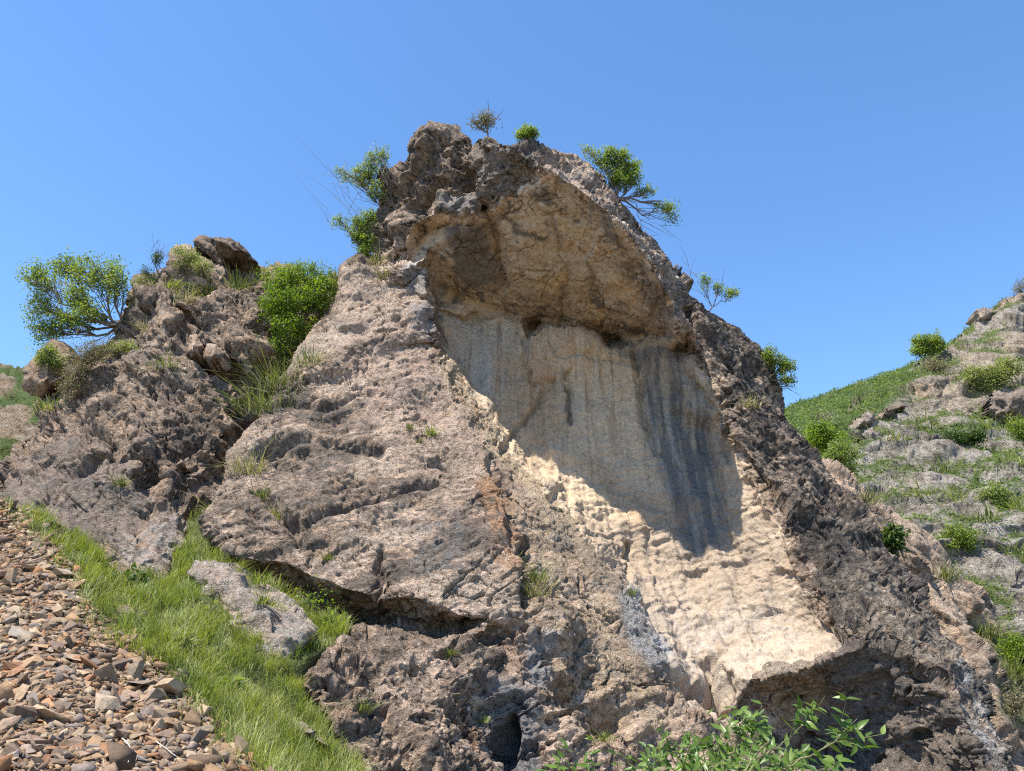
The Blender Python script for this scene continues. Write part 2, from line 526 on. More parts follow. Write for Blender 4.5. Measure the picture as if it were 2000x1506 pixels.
# =================================================================== THE TOWER OF ROCK
T_OUT = [(735,520,33.6),(733,470,33.6),(735,400,33.6),(745,360,33.6),(770,320,33.3),(797,300,32.2),(795,272,31.9),(830,255,31.6),(880,251,31.2),(915,258,30.6),(928,266,30.4),
 (945,258,28.7),(1000,268,28.9),(1050,279,29.3),(1100,292,30.2),(1140,310,31.4),(1180,345,31.6),(1210,385,31.8),(1240,430,32.0),(1290,490,32.3),(1320,525,32.8),(1345,553,33.2),
 (1400,590,33.4),(1450,642,33.5),(1500,706,33.3),(1530,772,33.0),(1560,830,32.6),(1610,900,32.0),(1650,960,31.2),(1700,1022,30.3),(1760,1102,29.0),(1830,1196,27.3),(1880,1266,26.0),
 (1920,1336,24.8),(1960,1426,23.0),(1995,1522,21.0),(2010,1580,20.2),
 (1600,1580,22.5),(1300,1580,21.0),(1000,1580,19.0),(720,1580,17.0),
 (690,1506,17.4),(650,1440,18.2),(610,1370,19.2),(580,1350,19.6),(555,1312,20.2),(580,1288,20.8),(640,1252,21.4),
 (600,1215,25.2),(560,1180,25.4),(500,1138,25.6),(430,1098,26.0),(398,1050,25.8),(390,1015,25.2),(400,975,25.7),(420,930,26.6),(440,885,27.4),(470,850,28.0),(500,800,29.0),(560,725,30.6),(610,650,31.8),(650,590,32.8),(660,555,33.2),(680,515,33.8),(712,508,33.8)]
T_LINES = [
 # lip of the big overhang
 [(945,258,28.7),(985,274,28.2),(1030,306,27.8),(1075,336,27.5),(1120,360,27.4),(1180,405,27.5),(1230,455,27.8),(1270,510,28.4),(1300,570,29.2),(1318,620,30.2),(1332,660,31.4)],
 # lip of the smaller left block
 [(800,470,31.9),(812,440,31.3),(845,420,30.8),(885,413,30.3),(928,416,30.0)],
 [(815,478,32.6),(835,452,32.2),(880,436,31.5),(930,440,31.0)],
 # the roof drops away behind its lip
 [(1000,318,28.7),(1060,356,28.4),(1108,384,28.3),(1164,426,28.5),(1212,474,28.9),(1250,526,29.7),(1278,582,30.8),(1296,625,31.8)],
 # groove between the two blocks of the roof
 [(893,316,30.8),(925,366,30.6),(944,404,30.8),(962,440,31.4),(972,478,32.2),(978,520,33.0),(986,562,34.0)],
 [(912,316,29.6),(944,366,29.4),(966,404,29.7),(980,440,30.6),(986,478,31.3),(992,520,32.3),(1000,562,33.6)],
 # lower edge of the roof
 [(795,512,32.9),(832,520,33.2),(862,560,34.0),(905,585,34.4),(960,604,35.2),(1020,618,35.6),(1052,622,35.8),(1120,640,35.6),(1180,655,35.8),(1215,660,35.3),(1290,655,34.0),(1332,660,31.4)],
 # top of the wall under it
 [(850,612,34.2),(910,624,34.9),(960,614,35.0),(1015,628,34.9),(1028,648,34.8),(1060,634,34.6),(1120,652,34.6),(1165,668,34.8),(1182,690,34.8),(1240,674,34.4),(1290,670,34.0),(1340,684,33.2)],
 [(1040,634,37.2),(1050,630,37.2)],[(1185,668,36.8),(1200,666,36.8)],
 # corner block
 [(785,520,31.8),(828,512,31.4)],[(828,512,31.4),(832,580,32.0)],[(785,520,31.8),(795,560,32.4)],[(832,580,32.0),(862,606,34.0)],
 # arete of the buttress
 [(835,590,32.2),(858,690,31.5),(900,800,29.6),(950,900,27.5),(985,1010,25.6),(1020,1130,24.0)],
 # edge of the buttress against the wall
 [(850,680,32.4),(890,722,32.2),(935,782,31.6),(1000,882,30.2),(1050,932,29.6),(1110,992,28.8),(1150,1042,28.2),(1190,1102,27.4),(1240,1182,26.4),(1290,1290,25.1)],
 [(866,670,34.1),(906,710,34.0),(952,773,33.6),(1018,871,32.8),(1068,922,32.2),(1127,982,31.3),(1168,1033,30.6),(1208,1093,29.7),(1258,1173,28.2),(1308,1283,26.2)],
 # convex corner of the right flank
 [(1345,640,31.5),(1380,700,31.6),(1410,800,31.0),(1470,900,30.0),(1530,1000,28.8),(1580,1100,27.5),(1620,1190,26.0),(1690,1262,24.1)],
 [(1345,600,32.0),(1440,715,31.4),(1500,830,30.8),(1570,930,29.9),(1640,1030,28.4),(1700,1110,27.1),(1780,1220,25.2),(1850,1310,23.8)],
 # groove behind it
 [(1360,575,33.2),(1452,690,32.8),(1520,805,32.3),(1590,915,31.4),(1660,1010,30.0)],
 # ledge at lower right: back and lip
 [(1340,1332,25.8),(1410,1290,26.4),(1500,1255,26.8),(1600,1232,26.4),(1650,1225,25.6)],
 [(1465,1328,24.5),(1560,1312,24.0),(1620,1286,24.0),(1690,1262,23.9),(1740,1268,23.8),(1800,1300,23.4),(1860,1350,23.0),(1890,1420,22.4),(1922,1506,21.6),(1940,1580,20.8)],
 [(1470,1342,25.1),(1560,1332,25.0),(1640,1305,24.6),(1700,1288,24.4),(1745,1292,24.2),(1800,1325,23.8),(1845,1368,23.3),(1872,1430,22.8)],
 [(1470,1342,25.1),(1510,1400,25.5),(1560,1470,25.4),(1600,1580,24.8)],
 # lip of the slab and the recess beneath it
 [(390,1015,25.2),(440,1070,24.6),(500,1098,24.0),(560,1100,23.7),(610,1125,23.3),(680,1150,22.9),(740,1170,22.7),(800,1163,22.7),(850,1180,22.5),(900,1205,22.7),(950,1175,23.3)],
 [(430,1098,26.0),(500,1126,25.7),(560,1165,25.5),(620,1205,25.2),(700,1215,24.8),(780,1216,24.3),(860,1226,23.9),(905,1222,23.5)],
 [(640,1252,21.4),(700,1232,21.8),(780,1236,22.0),(860,1246,22.1),(910,1236,22.3),(960,1205,23.0)],
 # gully with dark water-worn rock at the bottom
 [(975,1270,23.2),(965,1340,22.0),(985,1420,21.9),(1000,1500,21.4),(1010,1580,20.8)],
 [(945,1290,21.9),(930,1360,21.2),(960,1440,20.8),(975,1510,20.2)],
 [(1020,1320,22.2),(1050,1400,21.8),(1060,1500,21.2)],
]
T_PTS = [(840,300,31.2),(870,330,30.7),(790,380,32.0),(770,440,32.9),(760,500,33.0),(940,300,29.0),(990,380,29.3),(1040,400,29.2),(800,330,31.8),
 (1120,322,29.4),(1190,385,29.6),(1250,455,30.0),(1300,530,30.9),(1020,480,31.0),(1080,460,30.2),(1150,490,30.2),(1200,550,30.9),(1100,560,32.6),(1250,600,31.6),(1040,590,34.2),
 (900,520,32.8),(880,460,31.6),(840,480,32.0),(930,560,33.7),(1150,610,34.0),(760,560,32.6),(700,580,32.6),(740,640,31.5),(660,700,30.8),(780,680,31.4),(600,800,29.4),(700,800,29.2),(800,780,29.6),
 (500,900,27.4),(600,900,27.3),(700,900,27.3),(820,880,27.6),(470,1000,25.3),(560,1000,25.4),(650,1000,25.4),(760,1000,25.3),(880,1000,25.5),(600,1070,24.2),(700,1090,23.8),(800,1100,23.6),(900,1110,23.7),(970,1150,23.6),
 (1000,960,27.7),(1060,1000,27.4),(1060,1100,25.6),(1120,1080,26.5),(1160,1180,25.4),(1050,1200,24.0),(1120,1260,23.7),(1200,1300,24.2),(1000,1230,23.4),
 (1100,750,34.3),(1200,800,34.0),(1300,800,33.4),(1000,720,34.5),(1200,950,32.8),(1300,1000,32.0),(1340,1120,30.4),(1250,1080,31.0),(1440,1120,29.6),(1350,1200,28.6),(1450,1220,27.9),(1550,1200,27.6),(1400,1275,26.9),(1400,960,31.4),(1380,850,32.4),(1500,1100,28.8),
 (1340,1400,24.4),(1420,1400,24.6),(1450,1500,23.4),(1300,1506,22.6),(1200,1430,22.6),(1120,1370,22.6),(1150,1500,21.6),(1250,1350,24.2),
 (1620,1400,25.0),(1680,1480,24.9),(1750,1400,24.5),(1800,1480,24.0),(1830,1420,23.6),(1720,1340,24.45),(1850,1500,23.0),
 (1740,1160,26.6),(1800,1230,25.6),(1870,1330,23.8),
 (620,1310,19.6),(700,1300,20.2),(800,1310,20.6),(880,1330,20.8),(700,1380,18.9),(800,1400,19.3),(880,1430,19.8),(760,1490,17.9),(880,1506,18.7)]

WALL_POLY = [(850,600),(960,606),(1050,628),(1200,662),(1330,665),(1385,740),(1420,850),(1465,930),(1505,1010),(1548,1110),(1580,1195),(1650,1255),(1560,1312),(1465,1330),(1440,1420),(1340,1400),(1300,1300),(1240,1185),(1150,1045),(1000,885),(890,725)]
ROOF_POLY = [(800,470),(812,440),(845,420),(928,416),(968,405),(1010,372),(1075,340),(1120,362),(1180,407),(1270,512),(1318,620),(1335,665),(1215,662),(1050,624),(960,606),(862,562),(832,520),(795,512)]
SLAB_POLY = [(640,500),(740,525),(830,515),(850,690),(935,785),(1050,935),(1190,1105),(1300,1300),(1240,1330),(1060,1210),(960,1195),(900,1225),(640,1225),(380,1110),(370,980)]
FLANK_POLY = [(1330,560),(1420,560),(2050,1400),(2050,1600),(1930,1600),(1880,1400),(1790,1290),(1690,1258),(1600,1130),(1540,1000),(1440,850),(1385,720)]
BASE_POLY = [(500,1225),(900,1225),(985,1250),(960,1340),(1000,1450),(1010,1600),(500,1600)]
LEDGE_POLY = [(1440,1345),(1465,1320),(1600,1270),(1690,1250),(1790,1280),(1880,1370),(1960,1600),(1580,1600),(1520,1420)]

def tower_disp(c, px, py):
    wall = np.maximum(soft_poly(px, py, WALL_POLY, 16), 0)
    roof = soft_poly(px, py, ROOF_POLY, 14)
    slab = soft_poly(px, py, SLAB_POLY, 30)
    flank = soft_poly(px, py, FLANK_POLY, 25)
    base = soft_poly(px, py, BASE_POLY, 20)
    low = soft_poly(px, py, [(960,1180),(1120,1050),(1240,1180),(1320,1330),(1440,1420),(1440,1600),(960,1600)], 40)
    up = soft_poly(px, py, [(700,230),(1120,230),(1120,320),(1000,370),(950,410),(800,440),(790,540),(700,540)], 14)
    nose = soft_poly(px, py, [(925,262),(960,250),(1060,325),(1090,362),(1000,410),(960,412),(930,370),(900,325)], 12)
    big = 1.0 - .55 * nose - 0.85 * wall - 0.75 * roof - 0.15 * slab + 0.3 * base + 0.25 * flank + .45 * up + .2 * low
    mid = 1.0 - .5 * nose - 0.88 * wall - 0.85 * roof + 0.35 * base + 0.3 * low + 0.35 * up
    fin = 1.0 - 0.45 * wall - 0.45 * roof + 0.2 * base
    wv = fbm(c / 1.6, 3, 3)[:, None] * np.array([.5, .5, .5])
    rib = soft_poly(px, py, [(835,650),(870,660),(1020,865),(1170,1025),(1270,1175),(1330,1330),(1260,1350),(1110,1190),(1000,1020),(930,870)], 14)
    big = big * (1 - .6 * rib); mid = mid * (1 - .6 * rib) * (1 - .45 * slab); fin = fin * (1 - .25 * slab)
    right = ((flank + rib + wall * (px > 1400)) > 0.4)[:, None]
    var = sstep(-.25, .3, fbm(c / 3.0, 3, 5))                       # where the face is broken and where it is whole
    var2 = sstep(-.1, .2, fbm(c / 2.0, 3, 6))
    R = lambda x, y, z, al=18, ar=-52: np.where(right, beds(c, ar, x, y, z), beds(c, al, x, y, z))
    edge = sstep(0, 45, seg_dist(px, py, T_OUT, True))
    d = big * (0.46 * facets(R(3.4, 2.4, 1.9) + wv * .4, 11, 1.1, .12, .03, 13, hgt=.35) + .24 * (1 - .35 * slab) * flakes(R(2.3, 1.8, 1.3) + wv * .6, 10, .9, 1.1, .5) + 0.16 * fbm(c / 3.0, 2, 21))
    st = np.where(right[:, 0], strata(c, -52, .95, 17), strata(c, 18, 1.15, 18))
    d += big * (.15 + .85 * var2) * .20 * st * (1 - .8 * roof) * edge
    rough = .30 + .55 * var + .5 * low + .45 * base + .5 * flank + .5 * up
    d += mid * np.clip(rough, 0, 1.2) * (0.15 * facets(R(1.25, 1.0, .7, 24) + wv * .6, 12, 1.2, .22, .05, 13, hgt=.3) + .10 * flakes(R(.8, .7, .5, -30, -40) + wv, 19, 1.0, 1.2, .4))
    d += fin * (.35 + .65 * var) * .075 * facets(R(.46, .40, .27) + wv * 1.2, 13, 1.3, .22, .08, 12, hgt=.22)
    d += fin * (.045 * flakes(R(.24, .22, .15) + wv * 2, 14, 1.0, 1.2, .3) + .030 * fbm(c / .25, 3, 41, .65))
    gate = sstep(-.08, .12, fbm(c / 1.6, 3, 91)) * (1 - .75 * wall)
    d -= gate * (.16 * cracks(R(2.4, 1.8, 1.0, 22) + wv * .9, 92, .045) + .10 * cracks(R(.95, .8, .5, -26, -30) + wv, 93, .07))
    d -= roof * (.045 * cracks(beds(c, -25, 2.0, 1.7, 1.3) + wv * 1.2, 94, .02))
    # pits and pockets
    pit = sstep(0.28, 0.42, fbm(beds(c, 18, .9, .75, .4), 3, 61)) * (1 - .95 * wall - .8 * roof) * (1 - .65 * slab) * (0.30 + .15 * base + .08 * low)
    pit += .05 * sstep(.22, .40, fbm(beds(c, 18, .55, .34, .17), 3, 62)) * (1 - .7 * wall - .7 * roof) * sstep(-.25, .15, fbm(c / 1.3, 2, 63))
    d -= pit
    # rounded water flutes on the wall, running down its face
    fl = fbm(np.stack([c[:, 0] / 0.75 + c[:, 2] * .06, c[:, 1] * 0 + 2, c[:, 2] / 7.0], 1), 3, 71)
    d += wall * (0.42 * fl + 0.14 * fbm(c / 1.1, 3, 72) + .03 * ridged(c / .35, 3, 73))
    d += roof * (.10 * flakes(beds(c, -30, 1.9, 1.6, 1.1) + wv, 15, .8, .9, .4) + .05 * flakes(beds(c, -20, .6, .5, .35) + wv, 16, 1.0, 1.1, .3, False))
    lit = wall * sstep(820, 1000, py)
    d += lit * (.22 * flakes(beds(c, -24, 1.7, 1.3, .8) + wv, 75, .9, 1.1, .4) + .09 * strata(c, 12, .5, 77) + .045 * flakes(beds(c, -10, .42, .36, .22) + wv, 76, 1.0, 1.1, .3, False))
    d += wall * (.07 * flakes(np.stack([c[:, 0] / .9, c[:, 1] / .9, c[:, 2] / 1.7], 1) + wv, 78, .9, 1.1, .4) + .012 * fbm(c / .14, 3, 79, .6))
    # joints that cross the wall and the roof
    for ln, dep, w in WALL_CRACKS:
        g = seg_dist(px + fbm(c / .7, 3, 81) * 14, py + fbm(c / .7, 3, 82) * 14, ln)
        d -= dep * np.exp(-(g / w) ** 2)
    for cx, cy, rx, ry, dep in LUMPS:
        g = ((px - cx) / rx) ** 2 + ((py - cy) / ry) ** 2
        d += dep * np.exp(-g ** 1.5)
    return d

WALL_CRACKS = [([(1030,645),(1024,690),(1040,740),(1075,745),(1010,840),(985,880)], .35, 6), ([(1108,728),(1112,790),(1116,830)], .30, 4),
 ([(1240,690),(1245,760),(1250,800),(1285,890)], .30, 7), ([(1100,640),(1095,590),(1110,540),(1090,480),(1075,420)], .12, 3),
 ([(1170,650),(1180,620),(1172,590),(1150,520)], .16, 3), ([(984,560),(975,490),(966,440)], .2, 4), ([(860,610),(910,626),(960,612)], .4, 5),
 ([(1060,640),(1090,690),(1160,700),(1240,712),(1260,690)], .22, 6), ([(1330,660),(1345,740),(1400,810),(1420,900)], .25, 8),
 ([(1226,1060),(1228,1130)], .35, 5), ([(1390,1290),(1400,1350),(1410,1390)], .5, 9), ([(1335,1365),(1350,1335),(1400,1345)], .6, 10),
 ([(893,316),(925,366),(945,404)], .3, 5), ([(800,455),(795,400),(830,380),(870,350)], .35, 8), ([(930,265),(905,300),(893,320)], .5, 7),
 ([(500,960),(570,1020),(585,1060)], .55, 10), ([(590,1020),(680,985),(760,960),(850,930)], .40, 8), ([(510,880),(620,860),(740,880)], .5, 12),
 ([(745,1070),(738,1130),(730,1180)], .45, 7), ([(1030,1060),(1035,1130),(1028,1180)], .6, 10), ([(1090,958),(1075,975)], .2, 6), ([(960,900),(990,980),(1000,1060)], .35, 9),
 ([(560,780),(640,800),(700,760),(760,770)], .35, 9), ([(1000,1400),(988,1440),(996,1506)], .7, 8), ([(880,1370),(940,1430),(960,1490)], .5, 10),
 ([(640,1340),(720,1310),(760,1350)], .45, 14), ([(1100,1330),(1180,1380),(1210,1400)], .5, 10), ([(740,1340),(790,1420),(800,1500)], .5, 12)]
LUMPS = [(1330,700,60,40,.35),(1290,690,35,30,.3),(1130,680,60,40,.3),(860,280,60,28,.35),(1310,640,40,30,.2),(840,790,45,35,-.5),(825,640,30,40,.3),(1020,920,20,15,-.1),
 (1090,975,20,12,-.2),(900,460,40,30,.2),(1400,1345,30,30,-.6),(1190,1395,45,30,-.7),(700,1310,50,25,-.45),(640,1345,40,22,-.5),(1000,1425,12,24,-.6),(960,1240,40,25,-.3),
 (1030,1270,40,30,-.4),(770,390,40,35,-.5),(700,540,30,30,.3),(690,960,60,25,-.25)]

# pigment of the stone: cream where flakes broke away, brown crust, black algae streaks, rust and grey drip stains
CREAM = (.345,.265,.19); PINKISH = (.47,.385,.315); BROWN = (.27,.215,.165); CRUST = (.175,.145,.118); BLACK = (.060,.056,.052); GREY = (.225,.222,.215); TAN = (.43,.325,.225); RUST = (.42,.22,.11); PALE = (.52,.475,.42)

def base_pigment(c, seed, ang=18, dark=0.0):
    n1 = fbm(c / 1.7, 4, seed, .6); n2 = fbm(c / 0.5, 3, seed + 3, .6)
    nb = fbm(beds(c, ang, 1.8, .9, .26), 3, seed + 12, .6)
    col = np.tile(np.array((.325,.237,.165)), (len(c), 1))
    col = mixc(col, (.50,.38,.278), sstep(-.20, .18, n1 + .6 * n2 + .4 * nb - dark))
    col = mixc(col, (.135,.104,.080), sstep(.00, .17, n2 * .6 + nb * .8 - .5 * n1 - .05 + dark) * .88)
    col = mixc(col, (.58,.48,.375), sstep(.16, .34, n2 * .8 - nb * .4 - dark) * .6)
    col = mixc(col, (.060,.053,.047), sstep(.20, .32, fbm(c / .7, 4, seed + 9, .65) + .2 * nb + .5 * dark) * .8)
    return col * np.array([1.22, 1.175, 1.18])

def tower_paint(c, px, py, n):
    col = base_pigment(c, 101)
    w1 = fbm(c / 1.3, 4, 111, .6); w2 = fbm(c / 1.3, 4, 112, .6); w3 = fbm(c / .3, 4, 113, .6)
    X = px + w1 * 34; Y = py + w2 * 34
    def poly(pts, w=18): return soft_poly(X, Y, pts, w)
    def line(pts, w, hard=1.5): return np.exp(-(seg_dist(X, Y, pts) / w) ** (2 * hard))
    z1 = fbm(beds(c, 20, 4.0, 2.5, 1.6), 4, 141, .62)
    col = mixc(col, (.135,.112,.093), soft_poly(px, py, SLAB_POLY, 10) * sstep(.06, .17, z1 + .12 * w3) * .8)
    col = mixc(col, (.52,.42,.325), soft_poly(px, py, SLAB_POLY, 10) * sstep(.04, .2, -z1 + .12 * w3) * .55)
    # slab: upper part rosy, flaked cream below the arete
    col = mixc(col, (.52,.385,.30), poly([(690,560),(820,530),(850,690),(930,790),(960,900),(880,1000),(800,900),(700,800),(640,700)], 40) * sstep(-.35, .15, w3) * .8)
    col = mixc(col, CREAM, poly([(800,860),(900,830),(930,880),(900,1000),(800,960)], 30) * sstep(-.15, .25, w3) * .75)
    col = mixc(col, GREY, poly([(790,1000),(900,990),(920,1120),(820,1150)], 30) * sstep(-.2, .3, w3) * .55)
    col = mixc(col, CRUST, poly([(510,870),(660,850),(740,890),(640,930),(520,915)], 14) * sstep(-.3, .1, w3) * .85)
    col = mixc(col, CRUST, poly([(600,960),(780,930),(820,1000),(700,1060),(620,1180),(560,1080)], 30) * sstep(-.1, .3, w3 + w1) * .7)
    col = mixc(col, (.185,.148,.118), poly([(380,1010),(440,880),(560,740),(660,720),(700,860),(640,1000),(620,1180),(420,1090)], 40) * sstep(-.28, .12, w3 + .7 * w1) * .62)
    # yellow-brown ribs right of the arete
    col = mixc(col, (.46,.34,.22), poly([(1000,960),(1110,1000),(1240,1190),(1330,1400),(1300,1500),(1150,1400),(1020,1200)], 40) * sstep(-.3, .2, w3) * .85)
    col = mixc(col, (.30,.26,.22), poly([(1000,960),(1110,1000),(1240,1190),(1330,1400),(1150,1400),(1020,1200)], 30) * sstep(.05, .35, w1 + .5 * w3) * .8)
    col = mixc(col, RUST, line([(952,940),(975,1010),(995,1100)], 24) * sstep(-.35, .05, w3) * .8)
    col = mixc(col, RUST, line([(905,1375),(955,1430)], 14) * .8)
    col = mixc(col, (.36,.235,.16), line([(985,1010),(1010,1100),(1030,1160)], 40) * sstep(-.2, .3, w3) * .6)
    # the wall
    WP = [q for q in WALL_POLY if not (q[1] > 700 and q[0] < 1320 and q[1] < 1310)] + [(1275,1320),(1205,1195),(1115,1050),(965,890),(868,735)]
    wq = px + w1 * 12 + w3 * 10
    wall = np.where(px < 1350, soft_poly(wq, py + w2 * 12, WP, 9), soft_poly(X + 40 * w3, Y + 30 * w1, WP, 20))
    wcol = np.tile(np.array((.53,.395,.26)), (len(c), 1))  # shadowed upper wall painted lighter and warmer to lift the shade
    wcol = mixc(wcol, CREAM, sstep(880, 1100, py + .25 * (px - 1300) + w1 * 160))
    wcol = mixc(wcol, (.385,.32,.262), sstep(1080, 1260, py) * sstep(-.2, .2, w3 + .5 * w1) * .7)
    st = fbm(np.stack([c[:, 0] / .55 - c[:, 2] * .05, c[:, 2] * 0, c[:, 2] / 6], 1), 4, 121, .6)
    wcol = mixc(wcol, (.45,.265,.13), sstep(.05, .3, st) * sstep(1000, 700, py) * .7)
    wcol = mixc(wcol, (.47,.395,.305), sstep(.02, .28, -st) * sstep(1000, 640, py) * .55)
    wcol = mixc(wcol, (.37,.335,.285), soft_poly(X, Y, [(860,610),(1020,630),(1030,720),(960,790),(900,740)], 30) * .7)
    st2 = fbm(np.stack([c[:, 0] / .20 - c[:, 2] * .1, c[:, 2] * 0, c[:, 2] / 4], 1), 3, 122, .6)
    wcol = mixc(wcol, (.20,.15,.115), sstep(.16, .36, st2 + .4 * st) * sstep(1050, 760, py) * .55)
    wcol = mixc(wcol, (.50,.43,.34), sstep(.12, .34, -st2 + .3 * st) * sstep(1050, 760, py) * .5)
    wcol = mixc(wcol, (.36,.22,.12), soft_poly(X, Y, [(985,690),(1095,700),(1110,850),(1040,880),(985,800)], 28) * .55)
    # long blue-grey drip curtain
    cur = soft_poly(X * .6 + px * .4, Y * .5 + py * .5, [(1245,700),(1340,680),(1395,790),(1425,930),(1420,1060),(1350,1090),(1315,1010),(1265,850)], 18)
    wcol = mixc(wcol, (.105,.104,.102), cur * (.45 + .45 * sstep(-.25, .15, st + .5 * st2 + .3 * w3)))
    wcol = mixc(wcol, (.42,.385,.34), (.5 * np.exp(-(seg_dist(px + 5 * w1, py, [(1300,800),(1318,880),(1338,960),(1360,1040)]) / 5) ** 2) + .35 * np.exp(-(seg_dist(px + 5 * w1, py, [(1262,780),(1285,880),(1308,960)]) / 6) ** 2)) * sstep(-.4, .1, w3))
    wcol = mixc(wcol, (.07,.065,.06), line([(1106,732),(1113,780),(1112,825)], 8) * .45)
    wcol = mixc(wcol, (.35,.2,.1), line([(1150,905),(1240,1000),(1320,1010)], 26) * .35)
    wcol = mixc(wcol, (.30,.30,.30), line([(1225,1170),(1250,1230),(1290,1290)], 22) * .8)
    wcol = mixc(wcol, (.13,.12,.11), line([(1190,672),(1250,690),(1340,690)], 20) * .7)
    wcol *= (1 + .15 * w3 + .15 * w1)[:, None]
    col = col + (wcol - col) * wall[:, None]
    # roof of the overhang: ochre stone with dark patches
    roof = poly(ROOF_POLY, 10)
    rcol = np.tile(np.array(TAN), (len(c), 1))
    rcol = mixc(rcol, (.44,.345,.25), sstep(-.1, .25, w3))
    rf = fbm(beds(c, -30, 1.9, 1.4, .8), 5, 131, .68)
    rcol = mixc(rcol, (.50,.35,.20), sstep(.0, .3, fbm(c / 1.4, 4, 133, .6)) * .7)
    rcol = mixc(rcol, (.105,.09,.075), sstep(.09, .26, rf + .2 * w3) * .85)
    for ln, dp_, wd in WALL_CRACKS[:9]: rcol = mixc(rcol, (.10,.085,.07), line(ln, 6) * .3)
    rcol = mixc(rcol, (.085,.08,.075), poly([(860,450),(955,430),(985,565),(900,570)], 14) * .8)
    rcol = mixc(rcol, (.12,.105,.09), soft_poly(X, Y, [(1130,360),(1280,520),(1335,665),(1280,650),(1230,560),(1180,470)], 22) * sstep(-.3, .1, w3 + .4 * w2) * .8)
    rcol *= (1 + .2 * w3)[:, None]
    roof = soft_poly(X + w3 * 22, Y + w1 * 30 - 14, ROOF_POLY, 12)
    col = col + (rcol - col) * roof[:, None]
    # crown
    col = mixc(col, (.125,.105,.088), poly([(720,240),(1080,250),(1060,320),(960,400),(900,400),(800,440),(720,520)], 14) * sstep(-.35, .1, w3 + .3 * w1) * .7)
    col = mixc(col, (.215,.185,.16), poly([(920,265),(1050,285),(1055,325),(1000,365),(955,405),(925,350)], 10) * .55)
    col = mixc(col, (.42,.36,.30), line([(1075,315),(1150,365),(1215,430),(1270,500)], 16) * sstep(-.15, .2, w3) * .7)
    col = mixc(col, (.50,.36,.22), poly([(815,375),(905,345),(905,390),(860,410),(815,450)], 14) * sstep(-.2, .2, w3) * .8)
    col = mixc(col, (.24,.25,.26), poly([(850,385),(905,370),(940,400),(900,420),(850,415)], 10) * .6)
    col = mixc(col, (.30,.29,.28), poly([(785,515),(830,512),(835,560),(800,570)], 6) * .7)
    col = mixc(col, (.09,.085,.08), poly([(832,515),(862,560),(862,640),(845,640),(835,580)], 8) * .6)  # shaded right face of the corner block painted dark
    col = mixc(col, (.34,.34,.345), poly([(800,600),(835,590),(850,660),(815,660)], 12) * .6)
    # black crusted right flank
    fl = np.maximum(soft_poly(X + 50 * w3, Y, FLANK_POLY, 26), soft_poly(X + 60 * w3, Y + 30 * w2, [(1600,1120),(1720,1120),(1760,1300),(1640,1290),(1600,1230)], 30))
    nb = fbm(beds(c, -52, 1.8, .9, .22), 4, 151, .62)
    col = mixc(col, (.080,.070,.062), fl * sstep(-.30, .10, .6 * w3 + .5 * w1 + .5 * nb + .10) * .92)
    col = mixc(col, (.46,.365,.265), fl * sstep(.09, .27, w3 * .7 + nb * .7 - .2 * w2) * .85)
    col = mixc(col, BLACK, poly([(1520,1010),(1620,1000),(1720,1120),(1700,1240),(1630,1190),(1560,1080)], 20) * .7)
    col = mixc(col, (.40,.39,.38), line([(1880,1310),(1925,1400),(1960,1500)], 22) * sstep(-.2, .2, w3) * .7)
    col = mixc(col, (.33,.27,.21), poly([(1620,1120),(1700,1110),(1800,1200),(1850,1290),(1780,1280),(1690,1250)], 24) * sstep(-.25, .15, w3 + .3 * w1) * .7)
    # ledge block: cream top, shade of the face under the lip painted in dark
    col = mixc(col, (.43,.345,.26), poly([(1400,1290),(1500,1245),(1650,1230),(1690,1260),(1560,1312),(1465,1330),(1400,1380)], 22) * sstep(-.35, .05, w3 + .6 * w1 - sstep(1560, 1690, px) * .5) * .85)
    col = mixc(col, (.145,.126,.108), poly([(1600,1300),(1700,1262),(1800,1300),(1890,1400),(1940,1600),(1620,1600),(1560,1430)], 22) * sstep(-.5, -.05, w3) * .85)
    col = mixc(col, (.34,.24,.15), poly([(1480,1340),(1600,1320),(1620,1380),(1560,1470)], 14) * .7)
    # blue-grey water-worn stone in the bottom gully
    col = mixc(col, (.20,.205,.215), poly([(945,1330),(1040,1340),(1060,1506),(980,1560),(965,1440)], 16) * .85)
    col = mixc(col, (.33,.33,.335), poly([(1030,1240),(1080,1250),(1080,1330),(1030,1330)], 16) * .6)
    # base rock
    col = mixc(col, (.185,.142,.108), poly(BASE_POLY, 10) * sstep(-.3, .15, w3 + w1) * .75)
    return np.clip(col, .02, .8)

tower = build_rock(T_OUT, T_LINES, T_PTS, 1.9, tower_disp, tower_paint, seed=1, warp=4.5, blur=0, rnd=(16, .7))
cliff = empty('rock_cliff', (1.0, 30.0, -3.0))
tag(cliff, 'tall sunlit limestone cliff with a big brown overhang and a shadowed hollow wall', 'cliff')
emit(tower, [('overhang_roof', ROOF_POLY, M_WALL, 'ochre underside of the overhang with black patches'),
             ('ledge_block', LEDGE_POLY, M_ROCK, 'dark block with a cream ledge on top'),
             ('hollow_wall', WALL_POLY, M_WALL, 'cream wall with blue grey drip stains, half in shadow'),
             ('buttress', SLAB_POLY, M_ROCK, 'sloping rosy brown slab'),
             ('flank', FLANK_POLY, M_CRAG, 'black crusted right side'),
             ('base_rock', BASE_POLY, M_CRAG, 'rough brown pitted foot'),
             ('crown', [(600,200),(1380,200),(1380,640),(600,640)], M_CRAG, 'grey brown blocky top'),
             ('rock_rib', None, M_ROCK, 'yellow brown ribs above the bottom edge')], cliff)

